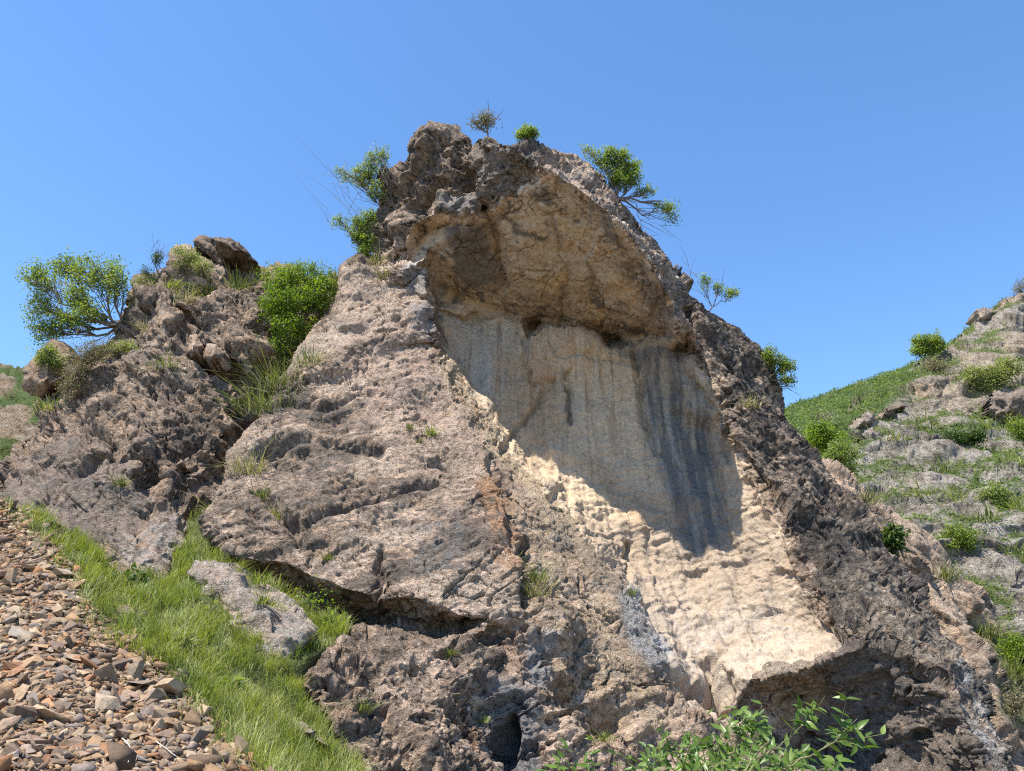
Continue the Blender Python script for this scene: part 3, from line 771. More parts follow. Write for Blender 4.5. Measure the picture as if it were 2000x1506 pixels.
# =================================================================== THE CRAGGY OUTCROP AT LEFT
B_OUT = [(-60,985,25.4),(-60,950,28.5),(0,905,30.0),(35,862,31),(70,835,31.5),(66,790,32),(72,762,32.3),(110,742,32.8),(150,705,33.2),(190,682,33.4),(222,655,33.6),(252,592,34.5),(260,553,35),(300,535,35.5),(330,512,36),(400,500,36.5),(450,520,36.6),
 (500,535,36.8),(530,512,37),(560,515,37),(600,545,37),(660,545,37),(740,600,36),(740,800,33),(620,900,31),(540,1000,29),(470,1080,27.6),(440,1140,26),(345,1180,23.4),(225,1150,22.6),(140,1095,22.4),(60,1050,23),(-60,1010,24)]
B_LINES = [
 [(262,560,34.6),(300,600,33.2),(340,640,32.2),(395,690,31.4),(430,760,30.6),(470,800,30.8)],
 [(300,550,35.0),(350,600,34.0),(400,660,33.0),(440,730,32.0)],
 [(360,600,33.0),(450,580,34.0),(480,640,33.2),(490,740,31.8),(470,800,31.4)],
 [(500,580,35.6),(530,650,35.8),(560,720,35.4),(520,790,33.4),(470,850,31.2),(440,920,29.6),(420,990,28.2),(400,1050,27)],
 [(200,720,32.0),(160,800,30.4),(110,850,29.6),(70,880,29.6)],
 [(40,900,28.8),(120,880,27.6),(200,880,27.0),(260,940,26.4),(330,1000,25.8),(380,1060,25.2)],
 [(50,960,26.6),(130,925,27.0),(200,900,26.9),(240,890,27.0)],[(50,972,26.0),(130,940,26.1),(200,915,26.2),(245,905,26.4)],
 [(240,890,28.4),(300,930,28.4),(350,960,28.2),(400,980,28.4)],
]
B_PTS = [(230,820,29.0),(300,700,31.3),(350,750,30.3),(300,850,28.7),(380,880,28.7),(250,770,30.2),(150,860,28.6),(230,1020,25),(150,1010,25),(300,1080,24),(100,1000,25),(450,690,31.8),(380,820,29.4),(430,860,29.4),(330,920,27.6),(560,600,36.2),(600,700,35.4),(600,800,33.6)]
def craggy_disp(c, px, py):
    slabs = soft_poly(px, py, [(20,940),(130,870),(240,880),(280,960),(360,1060),(340,1170),(200,1140),(-40,1000)], 25)
    up = soft_poly(px, py, [(250,540),(380,560),(500,600),(500,740),(400,680),(330,720),(240,700)], 30)
    wv = fbm(c / 1.6, 3, 203)[:, None] * np.array([.6, .6, .6])
    var = sstep(-.3, .25, fbm(c / 2.2, 3, 205))
    edge = sstep(0, 45, seg_dist(px, py, B_OUT, True))
    d = (1 - .6 * slabs) * (0.62 * facets(beds(c, -46, 3.0, 2.1, 1.7) + wv * .5, 211, 1.1, .2, .04, 13, hgt=.4) + .40 * flakes(beds(c, -40, 2.0, 1.6, 1.2) + wv * .6, 210, .9, 1.1, .5) + 0.2 * fbm(c / 2.2, 2, 221))
    d += (1 - .7 * slabs) * (.3 + .7 * var) * .34 * strata(c, -46, 1.1, 217) * edge
    d += (1 - .8 * slabs + .1 * up) * ((.5 + .7 * var) * 0.17 * facets(beds(c, -44, 1.3, 1.0, .8) + wv * .6, 212, 1.2, .30, .05, 13, hgt=.4) + .09 * flakes(beds(c, 20, .75, .65, .55) + wv, 213, 1.0, 1.2, .4))
    d += (1 - .55 * slabs) * (.055 * facets(beds(c, -30, .5, .42, .3) + wv, 215, 1.3, .25, .08, 12, hgt=.3) + .035 * flakes(c / .22 + wv, 214, 1.0, 1.2, .3))
    d += .035 * fbm(c / .25, 3, 241, .65)
    d -= .12 * cracks(beds(c, -44, 2.2, 1.6, 1.1) + wv * .8, 292, .04)
    d -= (1 - .85 * slabs) * .65 * sstep(.26, .36, fbm(beds(c, -40, .95, .85, .5), 3, 261))
    d -= (1 - .5 * slabs) * .10 * sstep(.24, .38, fbm(c / .28, 2, 262))
    for ln, dep, w in [([(60,985),(110,945),(160,918),(215,895)], .5, 8), ([(355,640),(385,690),(420,715)], .7, 12), ([(300,850),(350,880),(390,860)], .5, 12), ([(280,940),(340,990),(390,1010)], .6, 14), ([(160,830),(220,860),(240,900)], .5, 9), ([(430,700),(480,760),(490,800)], .5, 12)]:
        d -= dep * np.exp(-(seg_dist(px + fbm(c / .7, 3, 281) * 16, py + fbm(c / .7, 3, 282) * 16, ln) / w) ** 2)
    return d
def craggy_paint(c, px, py, n):
    col = base_pigment(c, 301, -44, .05) * np.array([.88, .85, .81])
    w1 = fbm(c / 1.3, 4, 311, .6); w3 = fbm(c / .3, 4, 313, .6)
    X = px + w1 * 30; Y = py + w3 * 20
    col = mixc(col, (.235,.19,.155), sstep(-.3, .2, w1 + .4 * w3) * .55)
    col = mixc(col, (.45,.36,.28), soft_poly(X, Y, [(270,560),(340,620),(430,700),(400,760),(260,800),(180,820),(230,690)], 40) * sstep(-.1, .3, w3) * .7)
    col = mixc(col, (.225,.19,.165), soft_poly(X, Y, [(-20,960),(130,870),(250,890),(300,990),(200,1060),(-20,1010)], 20) * .6)
    col = mixc(col, (.44,.385,.34), soft_poly(X, Y, [(220,1040),(360,1000),(390,1080),(330,1170),(230,1140)], 20) * sstep(-.3, .2, w3) * .8)
    col = mixc(col, BLACK, soft_poly(X, Y, [(290,830),(420,800),(450,900),(420,1000),(320,960)], 30) * sstep(-.05, .25, w3) * .6)
    col = mixc(col, (.50,.39,.26), sstep(.30, .44, w3 - .5 * w1) * .6)
    return np.clip(col, .02, .8)
crag = build_rock(B_OUT, B_LINES, B_PTS, 2.0, craggy_disp, craggy_paint, seed=2)
outcrop = empty('rock_outcrop', (-17.0, 30.0, -1.0))
tag(outcrop, 'craggy brown rock outcrop full of dark pockets, left of the cliff', 'outcrop')
emit(crag, [('smooth_slab', [(-60,1000),(0,910),(120,860),(245,880),(290,960),(380,1040),(440,1160),(330,1220),(-60,1060)], M_ROCK, 'smoother grey brown slab at its foot'),
            ('jagged_peak', [(230,500),(480,480),(520,620),(500,800),(380,720),(300,700),(200,720)], M_CRAG, None),
            ('broken_face', None, M_CRAG, None)], outcrop)

def boulder(name, label, cat, outline, lines, pts, seed, mat=M_ROCK, amp=1.0, tint=None, group=None, step=2.4, rnd=(30, 1.0), back=(.1, .3, .7, 1.4), bang=-40):
    def dsp(c, px, py):
        wv = fbm(c / 1.2, 3, seed)[:, None] * np.array([.4, .4, .4])
        return amp * (.30 * flakes(beds(c, bang, 1.4, 1.1, .8) + wv * .6, seed + 1, .9, 1.15, .5) + .12 * flakes(beds(c, bang, .55, .5, .36) + wv, seed + 3, 1.0, 1.15, .4, False) + .045 * flakes(c / .24 + wv, seed + 6, 1.0, 1.15, .3) + .03 * fbm(c / .2, 3, seed + 4, .6)
                      - .14 * sstep(.28, .42, fbm(c / .45, 3, seed + 5)))
    def pnt(c, px, py, n):
        col = base_pigment(c, seed + 10)
        if tint is not None: col = mixc(col, tint, .35 + .4 * sstep(-.2, .2, fbm(c / .5, 4, seed + 20, .6)))
        return np.clip(col, .02, .8)
    r = build_rock(outline, lines, pts, step, dsp, pnt, seed=seed, rnd=rnd, back=back, warp=4)
    m = r.co.mean(0); m[2] = r.co[:, 2].min()
    o = mesh_obj(name, r.co - m, r.F, mat, None, r.col)
    o.location = m
    tag(o, label, cat, group)
    return r, o

cap, _ = boulder('summit_rock', 'dark slanted slab capping the left outcrop against the sky', 'rock',
    [(376,470,36.0),(392,460,36.0),(412,461,36.0),(432,456,36.0),(448,460,36.1),(462,470,36.2),(476,480,36.3),(490,494,36.5),(503,510,36.8),(494,516,36.9),(470,514,36.8),(445,510,36.6),(432,520,36.3),(405,500,36.0),(385,482,35.9)],
    [[(385,468,35.8),(410,490,35.6),(432,515,36.0)],[(394,463,35.9),(422,488,36.2),(440,508,36.5)]], [(440,475,35.4),(460,490,35.8),(425,470,35.4)], 401, amp=.55, tint=(.13,.10,.085), rnd=(7, .35), step=1.8)
shoulder, _ = boulder('summit_rock', 'rounded grey brown rock under the capping slab, sparse bush on it', 'rock',
    [(323,515,36.0),(330,492,36.2),(345,480,36.3),(375,472,36.3),(400,492,36.1),(430,520,36.0),(445,530,36.0),(446,548,35.8),(425,568,35.3),(370,566,35.0),(330,550,35.4)],
    [[(335,520,35.4),(380,530,34.9),(430,545,35.2)]], [(360,500,35.5),(400,520,35.2),(400,548,34.8)], 411, amp=.8, rnd=(10, .5), step=1.9)
lb, _ = boulder('boulder', 'brown rounded boulder under the left tree, against the sky', 'boulder',
    [(54,757,32.6),(56,715,32.6),(72,684,32.8),(98,666,33),(120,662,33.2),(150,690,33.3),(150,730,33),(130,760,32.6),(95,772,32.2),(66,768,32.2)], [], [(90,700,31.6),(85,740,31.3),(120,700,32.2),(108,735,31.8)], 421, amp=.7, tint=(.30,.20,.12), rnd=(18, .7))
hump, _ = boulder('boulder', 'pale grey hump of rock between the grass strip and the slab', 'boulder',
    [(372,1120,21.6),(385,1104,21.8),(440,1096,22.6),(480,1118,23),(490,1142,22.6),(560,1150,23.2),(610,1190,23.2),(640,1225,22.6),(620,1262,20.6),(560,1300,19.2),(500,1330,18.6),(440,1300,18.9),(425,1230,19.6),(395,1170,20.6)],
    [[(385,1110,21.4),(440,1130,21.2),(490,1165,20.8),(560,1200,20.8),(610,1225,20.8)]], [(460,1200,19.9),(520,1240,19.6),(440,1160,20.6),(500,1270,18.9),(560,1240,20.0)], 441, amp=.8, tint=(.42,.37,.325), rnd=(20, .7), bang=20)
lowb, _ = boulder('boulder', 'low flat grey rock where the scree meets the grass', 'boulder',
    [(92,1150,17.6),(110,1128,18.2),(150,1122,18.6),(185,1136,18.4),(190,1160,17.6),(150,1185,16.8),(105,1180,16.8)], [], [(140,1150,17.2)], 461, amp=.4, tint=(.40,.36,.33), rnd=(12, .4), back=(.1, .3, .6))
boulder('boulder', 'small tan stone half sunk in the middle of the grass strip', 'boulder', [(226,1192,16.9),(240,1184,17.1),(256,1188,17.1),(262,1200,16.8),(248,1210,16.5),(230,1208,16.5)], [], [(244,1196,16.3)], 471, amp=.25, tint=(.46,.34,.22), rnd=(8, .3), step=2.0, back=(.1, .3))
boulder('boulder', 'long pale rock edge showing through the low grass', 'boulder', [(575,1412,16.2),(590,1408,16.4),(620,1428,16.3),(650,1452,16.0),(640,1462,15.7),(605,1444,15.7),(580,1428,15.8)], [], [(610,1432,15.5)], 472, amp=.25, tint=(.47,.41,.33), rnd=(8, .3), step=2.0, back=(.1, .3))
for q, lb2, sd in [([(366,655,31.6),(385,650,31.6),(398,672,31.4),(392,700,31.0),(372,702,31.0),(360,682,31.2)], 'left one of two small blocks wedged in the outcrop crack', 481), ([(404,672,31.2),(422,670,31.2),(438,690,31.2),(434,706,30.9),(408,712,30.8),(398,694,31)], 'right one of two small blocks wedged in the outcrop crack', 482)]:
    cx = sum(v[0] for v in q) / 6; cy = sum(v[1] for v in q) / 6
    boulder('wedged_block', lb2, 'rock', q, [], [(cx, cy, 30.2)], sd, amp=.5, rnd=(8, .4), group='blocks wedged in the outcrop crack', step=2.2, back=(.1, .3, .7))

# =================================================================== BROWN RIDGE BETWEEN THE CLIFF AND THE RIGHT HILLSIDE
R_OUT = [(1560,860,37),(1620,905,36.5),(1680,948,36),(1760,1005,35.4),(1838,1075,34.8),(1880,1110,34.6),(1930,1170,34),(1985,1250,33),(2080,1360,31.5),(2080,1600,26),(1900,1600,25),(1800,1400,29),(1700,1200,32),(1600,1000,35)]
R_LINES = [[(1650,960,34.6),(1740,1050,33.4),(1820,1150,32),(1890,1260,30.4),(1960,1400,28)],[(1700,1010,34.8),(1800,1110,33.6),(1880,1220,32.2),(1960,1340,30.4)]]
R_PTS = [(2040,1400,30),(2000,1480,28),(1900,1180,32.6)]
def ridge_disp(c, px, py):
    wv = fbm(c / 1.6, 3, 503)[:, None] * np.array([.4, .4, .4])
    return .5 * flakes(beds(c, -46, 2.4, 1.8, 1.2) + wv * .5, 511, .9, 1.1, .5) + .16 * strata(c, -46, .7, 515) + .22 * flakes(beds(c, -46, .9, .8, .5) + wv, 512, 1., 1.1, .5, False) + .08 * flakes(beds(c, -46, .36, .3, .22) + wv, 513, 1., 1.2, .4) + .2 * fbm(c / 2.5, 2, 521) - .35 * sstep(.28, .45, fbm(c / .8, 3, 522))
def ridge_paint(c, px, py, n):
    col = base_pigment(c, 531, -46)
    w1 = fbm(c / 1.3, 4, 541, .6); w3 = fbm(c / .3, 4, 543, .6)
    col = mixc(col, (.34,.27,.20), sstep(-.2, .2, w3) * .5)
    col = mixc(col, (.07,.11,.025), soft_poly(px + w1 * 30, py + w3 * 25, [(1930,1230),(2080,1260),(2080,1450),(1960,1400)], 25) * .8)
    return np.clip(col, .02, .8)
ridge = build_rock(R_OUT, R_LINES, R_PTS, 2.8, ridge_disp, ridge_paint, seed=5)
rm = np.array([20., 32., -2.])
o = mesh_obj('rock_ridge', ridge.co - rm, ridge.F, M_ROCK, None, ridge.col); o.location = rm
tag(o, 'brown broken ridge running down behind the right edge of the cliff', 'ridge')

# =================================================================== RIGHT HILLSIDE, FAR GREEN HILL, LEFT HILL
H_OUT = [(1560,870,62),(1600,840,64),(1650,800,66),(1700,770,70),(1760,735,74),(1782,712,75),(1800,700,76),(1845,682,77),(1870,660,78),(1895,640,79),(1905,625,79.5),(1930,612,80),(1965,590,81),(1985,580,82),(2080,530,86),
 (2200,505,88),(2420,470,90),(2420,1620,34),(1850,1620,36),(1700,1300,42),(1580,1050,52)]
H_LINES = [
 [(1660,835,62),(1760,770,66),(1850,720,70),(1990,650,75)],
 [(1680,870,60),(1760,840,61),(1860,850,60),(1960,865,59.5),(2410,830,62)], [(1680,885,57.6),(1760,858,58.6),(1860,868,57.6),(1960,885,57),(2410,850,59)],
 [(1670,930,54.6),(1760,925,54.6),(1860,915,55),(2000,915,55),(2410,905,56)], [(1660,955,52.0),(1760,948,52.0),(1860,940,52.4),(2000,938,52.4),(2410,930,53)],
 [(1650,1005,50.4),(1780,1000,50),(1900,985,50.4),(2410,985,50)], [(1660,1030,47.6),(1780,1026,47.4),(1900,1012,47.8),(2410,1010,47.6)],
 [(1700,1080,46.4),(1850,1090,45.6),(2000,1080,45.6),(2410,1070,45.6)], [(1720,1110,44),(1850,1120,43.4),(2000,1112,43.4),(2410,1100,43.6)],
]
H_PTS = [(1820,780,65),(1900,760,67),(1990,740,69),(1940,690,72),(1720,900,56),(1850,1200,41),(2000,1200,41),(2050,1350,38),(1750,980,51)]
def hill_disp(c, px, py):
    low = sstep(800, 850, py)
    wv = fbm(c / 3, 3, 603)[:, None] * np.array([.4, .4, .4])
    d = 1.1 * flakes(beds(c, 8, 6.5, 5, 2.6) + wv * .5, 611, .9, 1.1, .5) + .45 * strata(c, 8, 1.9, 615) + .45 * flakes(beds(c, 8, 2.4, 2.0, 1.1) + wv, 612, 1., 1.1, .5, False) + .18 * flakes(beds(c, 8, .9, .8, .5) + wv, 613, 1., 1.2, .4) + .5 * fbm(c / 5, 2, 621) + .05 * fbm(c / .5, 3, 622)
    return d
hill_turf = []
def hill_paint(c, px, py, n):
    w1 = fbm(c / 4, 4, 641, .6); w2 = fbm(c / 1.2, 4, 642, .6); w3 = fbm(c / .4, 3, 643, .6)
    col = np.tile(np.array((.40,.35,.29)), (len(c), 1))
    col = mixc(col, (.20,.165,.13), sstep(-.1, .2, w2) * .85)
    col = mixc(col, (.43,.39,.335), sstep(.0, .25, w1 + .5 * w3) * .75)
    col = mixc(col, (.44,.34,.235), soft_poly(px + w1 * 40, py + w2 * 30, [(1780,760),(1960,640),(2080,650),(2080,800),(1860,810),(1790,800)], 30) * .6)
    nb = fbm(beds(c, 8, 5.5, 3, .45), 4, 645, .65)
    col = mixc(col, (.105,.088,.072), sstep(.08, .26, nb + .3 * w3) * .8)
    # turf on the flatter ground and in the terraces
    turf = sstep(.60, .85, n[:, 2] + .35 * w2 + .15 * w1)
    turf = np.maximum(turf * sstep(.0, .15, w1 + .12 + .1 * sstep(900, 700, py)), soft_poly(px + w2 * 25, py + w2 * 18, [(1560,880),(1660,790),(1780,715),(1830,690),(1790,750),(1700,820),(1660,880),(1640,960),(1560,960)], 12))
    for ln, w in [([(1780,838),(1870,832),(2000,838)], 9), ([(1690,930),(1900,905),(2010,925)], 10), ([(1720,985),(1850,962),(2010,985)], 9), ([(1740,1065),(1860,1068)], 10), ([(1860,1130),(1960,1120)], 10), ([(1700,1010),(1760,1000)], 9)]:
        turf = np.maximum(turf, np.exp(-(seg_dist(px + w2 * 30, py + w2 * 22, ln) / w) ** 2) * sstep(-.25, .05, w2))
    hill_turf.append(turf)
    g = np.tile(np.array((.075,.115,.028)), (len(c), 1)); g = mixc(g, (.13,.155,.045), sstep(-.1, .3, w3 + w2))
    col = col + (g - col) * np.clip(turf, 0, 1)[:, None]
    return np.clip(col * (1 + .2 * w3)[:, None], .02, .8)
hillr = build_rock(H_OUT, H_LINES, H_PTS, 2.4, hill_disp, hill_paint, seed=6, rnd=(14, 3.0), back=(.5, 1.5, 4, 10, 25), warp=6)
hm = np.array([40., 60., 0.])
o = mesh_obj('hillside', hillr.co - hm, hillr.F, M_FAR, None, hillr.col); o.location = hm
tag(o, 'pale terraced limestone hillside with turf bands at the right', None, None, 'structure')

for k, (lb2, pts, dy) in enumerate([
 ('rounded grey boulder on the right skyline, beside the edge bushes', [(1905,602),(1925,597),(1942,604),(1946,622),(1930,634),(1908,630)], 79.0),
 ('layered rock block at the right end of the skyline', [(1942,612),(1955,594),(1985,578),(2020,562),(2030,620),(1990,640),(1950,636)], 80.0),
 ('leftmost of three grey boulders on the middle terrace', [(1676,850),(1694,838),(1716,842),(1722,862),(1704,874),(1682,868)], 58.6),
 ('largest and middle one of three grey boulders on the terrace', [(1702,862),(1722,848),(1744,852),(1752,870),(1738,882),(1712,878)], 57.8),
 ('rightmost of three grey boulders on the middle terrace', [(1746,862),(1762,850),(1784,856),(1788,872),(1770,880),(1750,878)], 57.6),
 ('lower tilted pale slab leaning on the turf, left of the terrace', [(1656,838),(1690,808),(1712,800),(1714,820),(1690,836),(1664,846)], 61.0),
 ('upper tilted brown slab above the pale one', [(1698,822),(1726,800),(1762,786),(1770,796),(1740,814),(1706,832)], 62.5),
 ('big dark boulder at the right edge above the terrace', [(1928,800),(1940,768),(1975,758),(2020,756),(2030,830),(1970,836),(1936,822)], 62.0),
 ('pale crag below the lone skyline tree', [(1770,790),(1776,750),(1800,738),(1850,748),(1880,780),(1870,806),(1800,812)], 67.0)]):
    cx = sum(v[0] for v in pts) / len(pts); cy = sum(v[1] for v in pts) / len(pts)
    boulder('boulder', lb2, 'boulder', [(a_, b_, dy) for a_, b_ in pts], [], [(cx, cy - 3, dy - (max(v[0] for v in pts) - min(v[0] for v in pts)) * dy / FPX * .4)], 901 + 10 * k, M_FAR, amp=1.6, tint=[(.34,.29,.235),(.33,.27,.2),(.38,.35,.31),(.40,.37,.33),(.37,.34,.3),(.40,.36,.31),(.27,.21,.16),(.2,.17,.145),(.36,.28,.2)][k], rnd=(8, .9), step=2.2, back=(.2, .8, 2.0), bang=8, group='boulders on the right hillside')

G_OUT = [(1500,815,150),(1545,793,152),(1600,775,155),(1650,760,158),(1700,742,160),(1760,722,163),(1800,706,165),(1850,680,168),(1900,660,170),(1950,650,172),(1950,950,100),(1500,980,95)]
def green_disp(c, px, py): return 1.2 * fbm(c / 9, 4, 701) + .5 * ridged(c / 2.5, 3, 702)
def green_paint(c, px, py, n):
    w1 = fbm(c / 14, 4, 711, .6); w2 = fbm(c / 2.2, 4, 712, .65)
    col = np.tile(np.array((.062,.105,.030)), (len(c), 1))
    col = mixc(col, (.105,.150,.040), sstep(-.15, .25, w2 + .4 * w1)); col = mixc(col, (.035,.062,.02), sstep(.12, .35, -w2) * .8)
    rk = np.exp(-(seg_dist(px + w2 * 14, py + w2 * 8, [(1600,776),(1640,764),(1690,748)]) / 6) ** 2) * sstep(-.1, .15, w2)
    col = mixc(col, (.42,.33,.25), rk)
    col = mixc(col, (.36,.30,.22), np.exp(-(seg_dist(px + w2 * 14, py + w2 * 8, [(1668,798),(1690,792)]) / 6) ** 2))
    return np.clip(col, .02, .8)
greenh = build_rock(G_OUT, [[(1500,880,120),(1700,840,125),(1950,800,130)]], [], 3.0, green_disp, green_paint, seed=7, rnd=(10, 4), back=(2, 8, 30, 80), warp=5)
gm = np.array([60., 140., 0.])
o = mesh_obj('hill', greenh.co - gm, greenh.F, M_FAR, None, greenh.col); o.location = gm
tag(o, 'steep far hill covered in green grass between cliff and right hillside', None, None, 'structure')

L_OUT = [(-120,680,52),(-40,698,50),(0,708,49),(30,716,48.5),(58,724,48),(110,745,47),(160,790,45),(160,960,38),(60,1040,34),(-120,1020,34)]
def lhill_paint(c, px, py, n):
    w1 = fbm(c / 3, 4, 741, .6); w2 = fbm(c / .8, 4, 742, .65)
    col = np.tile(np.array((.32,.235,.155)), (len(c), 1)); col = mixc(col, (.36,.30,.235), sstep(-.1, .25, w2))
    g = np.maximum(soft_poly(px + w2 * 12, py + w2 * 10, [(-100,700),(30,716),(100,745),(70,800),(20,775),(30,740),(-60,726),(-100,730)], 6), soft_poly(px + w2 * 12, py + w2 * 10, [(-100,880),(0,862),(40,858),(30,885),(-10,925),(-100,940)], 8))
    g = np.maximum(g, soft_poly(px + w2 * 12, py + w2 * 10, [(-60,780),(40,765),(30,785),(-60,800)], 6))
    g = np.maximum(g, soft_poly(px + w2 * 12, py + w2 * 10, [(60,800),(110,790),(80,830),(50,830)], 6))
    gc = np.tile(np.array((.08,.125,.03)), (len(c), 1)); gc = mixc(gc, (.14,.17,.05), sstep(-.1, .3, w2))
    return np.clip(col + (gc - col) * g[:, None], .02, .8)
def lhill_disp(c, px, py): return .3 * facets(beds(c, -12, 2.5, 2, .7), 751, .9, .5, .08) + .12 * facets(c / .7, 752, .9, .5, .12) + .3 * fbm(c / 2.5, 3, 753)
lhill = build_rock(L_OUT, [[(-120,790,44),(0,800,43),(100,810,42)]], [], 3.0, lhill_disp, lhill_paint, seed=8, rnd=(10, 1.5), back=(.5, 2, 6, 14))
lm = np.array([-30., 44., 0.])
o = mesh_obj('hillside', lhill.co - lm, lhill.F, M_FAR, None, lhill.col); o.location = lm
tag(o, 'tan hillside with a strip of grass at the far left edge', None, None, 'structure')
# =================================================================== GROUND: base sheet, scree slope, grass bank
gx_ = np.concatenate([[-3000., -400., -80.], np.linspace(-40, 40, 41), [80., 400., 3000.]]); gy_ = np.concatenate([[-3000., -300., -40.], np.linspace(-10, 40, 51), [80., 300., 3000.]])
AX, AY = np.meshgrid(gx_, gy_)
gz_ = -.06 * np.clip(AY, 0, 40) + .05 * fbm(np.stack([AX.ravel() / 3, AY.ravel() / 3, AX.ravel() * 0], 1), 3, 850).reshape(AX.shape) - .02
g_co = np.stack([AX, AY, gz_], -1).reshape(-1, 3); nx_ = len(gx_)
g_id = np.arange(len(g_co)).reshape(AX.shape)
g_f = np.stack([g_id[:-1, :-1], g_id[:-1, 1:], g_id[1:, 1:], g_id[1:, :-1]], -1).reshape(-1, 4)
o = mesh_obj('ground', g_co, g_f, M_SOIL, None, np.tile(np.array((.20,.165,.11)), (len(g_co), 1)))
tag(o, 'dry stony ground at the foot of the rocks', None, None, 'structure')

S_OUT = [(-140,960,23.4),(-30,975,22.8),(20,982,22.4),(62,1004,21.6),(100,1055,20.2),(140,1095,19.0),(165,1135,18.0),(170,1190,16.6),(230,1240,15.6),(300,1290,14.6),(350,1345,13.6),(400,1400,12.7),(450,1460,11.8),(500,1500,11.2),(560,1560,10.4),(700,1700,8.8),(300,1760,7.0),(-140,1760,6.4)]
def scree_disp(c, px, py): return .10 * fbm(c / 1.2, 4, 801) + .05 * fbm(c / .25, 3, 802)
def scree_paint(c, px, py, n):
    w = fbm(c / .3, 4, 811, .6)
    return np.clip(mixc(np.tile(np.array((.24,.165,.11)), (len(c), 1)), (.36,.27,.19), sstep(-.2, .2, w)), .02, .8)
S_PTS = [(0,1200,15.4),(100,1300,13.2),(0,1500,9.6),(250,1450,11.2),(100,1100,18.6),(300,1560,9.6),(0,1100,18.4)]
scree = build_rock(S_OUT, [], S_PTS, 6.0, scree_disp, scree_paint, seed=9, rnd=None, back=(.2, .6), back_dir=(0, 0.3, -1), warp=0)
sm_ = np.array([-8., 14., -2.])
scree_o = mesh_obj('scree_slope', scree.co - sm_, scree.F, M_SOIL, None, scree.col); scree_o.location = sm_
tag(scree_o, 'slope of loose brown angular stones at lower left', None, None, 'structure')

K_OUT = [(40,985,22.8),(70,1000,22.2),(130,1035,22.0),(170,1060,22.6),(230,1115,22.0),(330,1140,22.4),(345,1060,25.8),(372,1012,26.8),(400,1010,26.4),(400,1060,25.0),(435,1100,24.0),(480,1118,23.8),(560,1160,24.0),(620,1195,23.4),(680,1200,22.6),(680,1245,21.4),(600,1285,20.2),(575,1330,19.4),(620,1400,18.4),(670,1460,17.4),(720,1520,16.6),(800,1640,15),(700,1720,11),(560,1580,10.5),(500,1502,11.0),(450,1455,11.7),(400,1396,12.6),(350,1342,13.5),(300,1286,14.5),(230,1236,15.5),(165,1180,16.7),(160,1130,18.0),(130,1090,19.2),(90,1045,20.4),(55,1000,21.8)]
K_PTS = [(220,1160,19.0),(300,1200,18.0),(380,1180,19.6),(400,1250,17.6),(450,1330,16.4),(520,1400,15.6),(400,1340,15.2),(560,1460,14.6),(600,1500,14.4),(180,1090,20.6)]
def bank_disp(c, px, py): return .14 * fbm(c / .9, 4, 831)
def bank_paint(c, px, py, n):
    w = fbm(c / .4, 4, 841, .6)
    return np.clip(mixc(np.tile(np.array((.085,.085,.035)), (len(c), 1)), (.10,.12,.03), sstep(-.2, .2, w)), .02, .8)
bank = build_rock(K_OUT, [], K_PTS, 5.0, bank_disp, bank_paint, seed=10, rnd=None, back=(.2, .8), back_dir=(0, 0.3, -1), warp=0)
bm_ = np.array([-8., 17., -1.])
bank_o = mesh_obj('grass_bank', bank.co - bm_, bank.F, M_SOIL, None, bank.col); bank_o.location = bm_
tag(bank_o, 'soil bank under the green grass strip beside the scree', None, None, 'structure')
# =================================================================== LOOSE STONES OF THE SCREE
rng = np.random.default_rng(7)
random.seed(7)
def stone_object_material():
    m, nt, b = nodes_of('loose_stone')
    N = nt.nodes.new; L = nt.links.new
    oi = N('ShaderNodeObjectInfo'); geo = N('ShaderNodeNewGeometry')
    n1 = N('ShaderNodeTexNoise'); n1.inputs['Scale'].default_value = 14; n1.inputs['Detail'].default_value = 6; n1.inputs['Roughness'].default_value = .7
    L(geo.outputs['Position'], n1.inputs['Vector'])
    mr = N('ShaderNodeMapRange'); mr.inputs['From Min'].default_value = .3; mr.inputs['From Max'].default_value = .7; mr.inputs['To Min'].default_value = .62; mr.inputs['To Max'].default_value = 1.3
    L(n1.outputs['Fac'], mr.inputs['Value'])
    sc = N('ShaderNodeVectorMath'); sc.operation = 'SCALE'; L(oi.outputs['Color'], sc.inputs[0]); L(mr.outputs['Result'], sc.inputs['Scale'])
    L(sc.outputs['Vector'], b.inputs['Base Color']); b.inputs['Roughness'].default_value = .9
    bp = N('ShaderNodeBump'); bp.inputs['Strength'].default_value = .6; bp.inputs['Distance'].default_value = .03
    L(n1.outputs['Fac'], bp.inputs['Height']); L(bp.outputs['Normal'], b.inputs['Normal'])
    return m
M_LOOSE = stone_object_material()
VARIANTS = []
for k in range(14):
    bm = bmesh.new()
    n = 9 + k % 4
    for i in range(n):
        v = Vector((random.gauss(0, 1), random.gauss(0, 1), random.gauss(0, 1))).normalized()
        v = Vector((max(-.62, min(.62, v.x)), max(-.62, min(.62, v.y)), max(-.5, min(.5, v.z)))) * (0.85 + .3 * random.random())
        bm.verts.new((v.x, v.y * (.6 + .25 * (k % 3) / 2), v.z * (.30 + .20 * (k % 4) / 3)))
    r = bmesh.ops.convex_hull(bm, input=bm.verts)
    bmesh.ops.delete(bm, geom=[g for g in r['geom_interior'] if isinstance(g, bmesh.types.BMVert)], context='VERTS')
    bmesh.ops.triangulate(bm, faces=bm.faces)
    bm.verts.index_update(); bm.verts.ensure_lookup_table()
    VARIANTS.append((np.array([v.co[:] for v in bm.verts]), np.array([[v.index for v in f.verts] for f in bm.faces])))
    bm.free()
STONE_COLS = np.array([(.40,.255,.145),(.47,.335,.215),(.34,.235,.165),(.31,.25,.215),(.24,.165,.115),(.42,.215,.11),(.52,.40,.28),(.37,.28,.21)])
STONE_W = np.array([.24,.20,.14,.08,.10,.09,.09,.06])
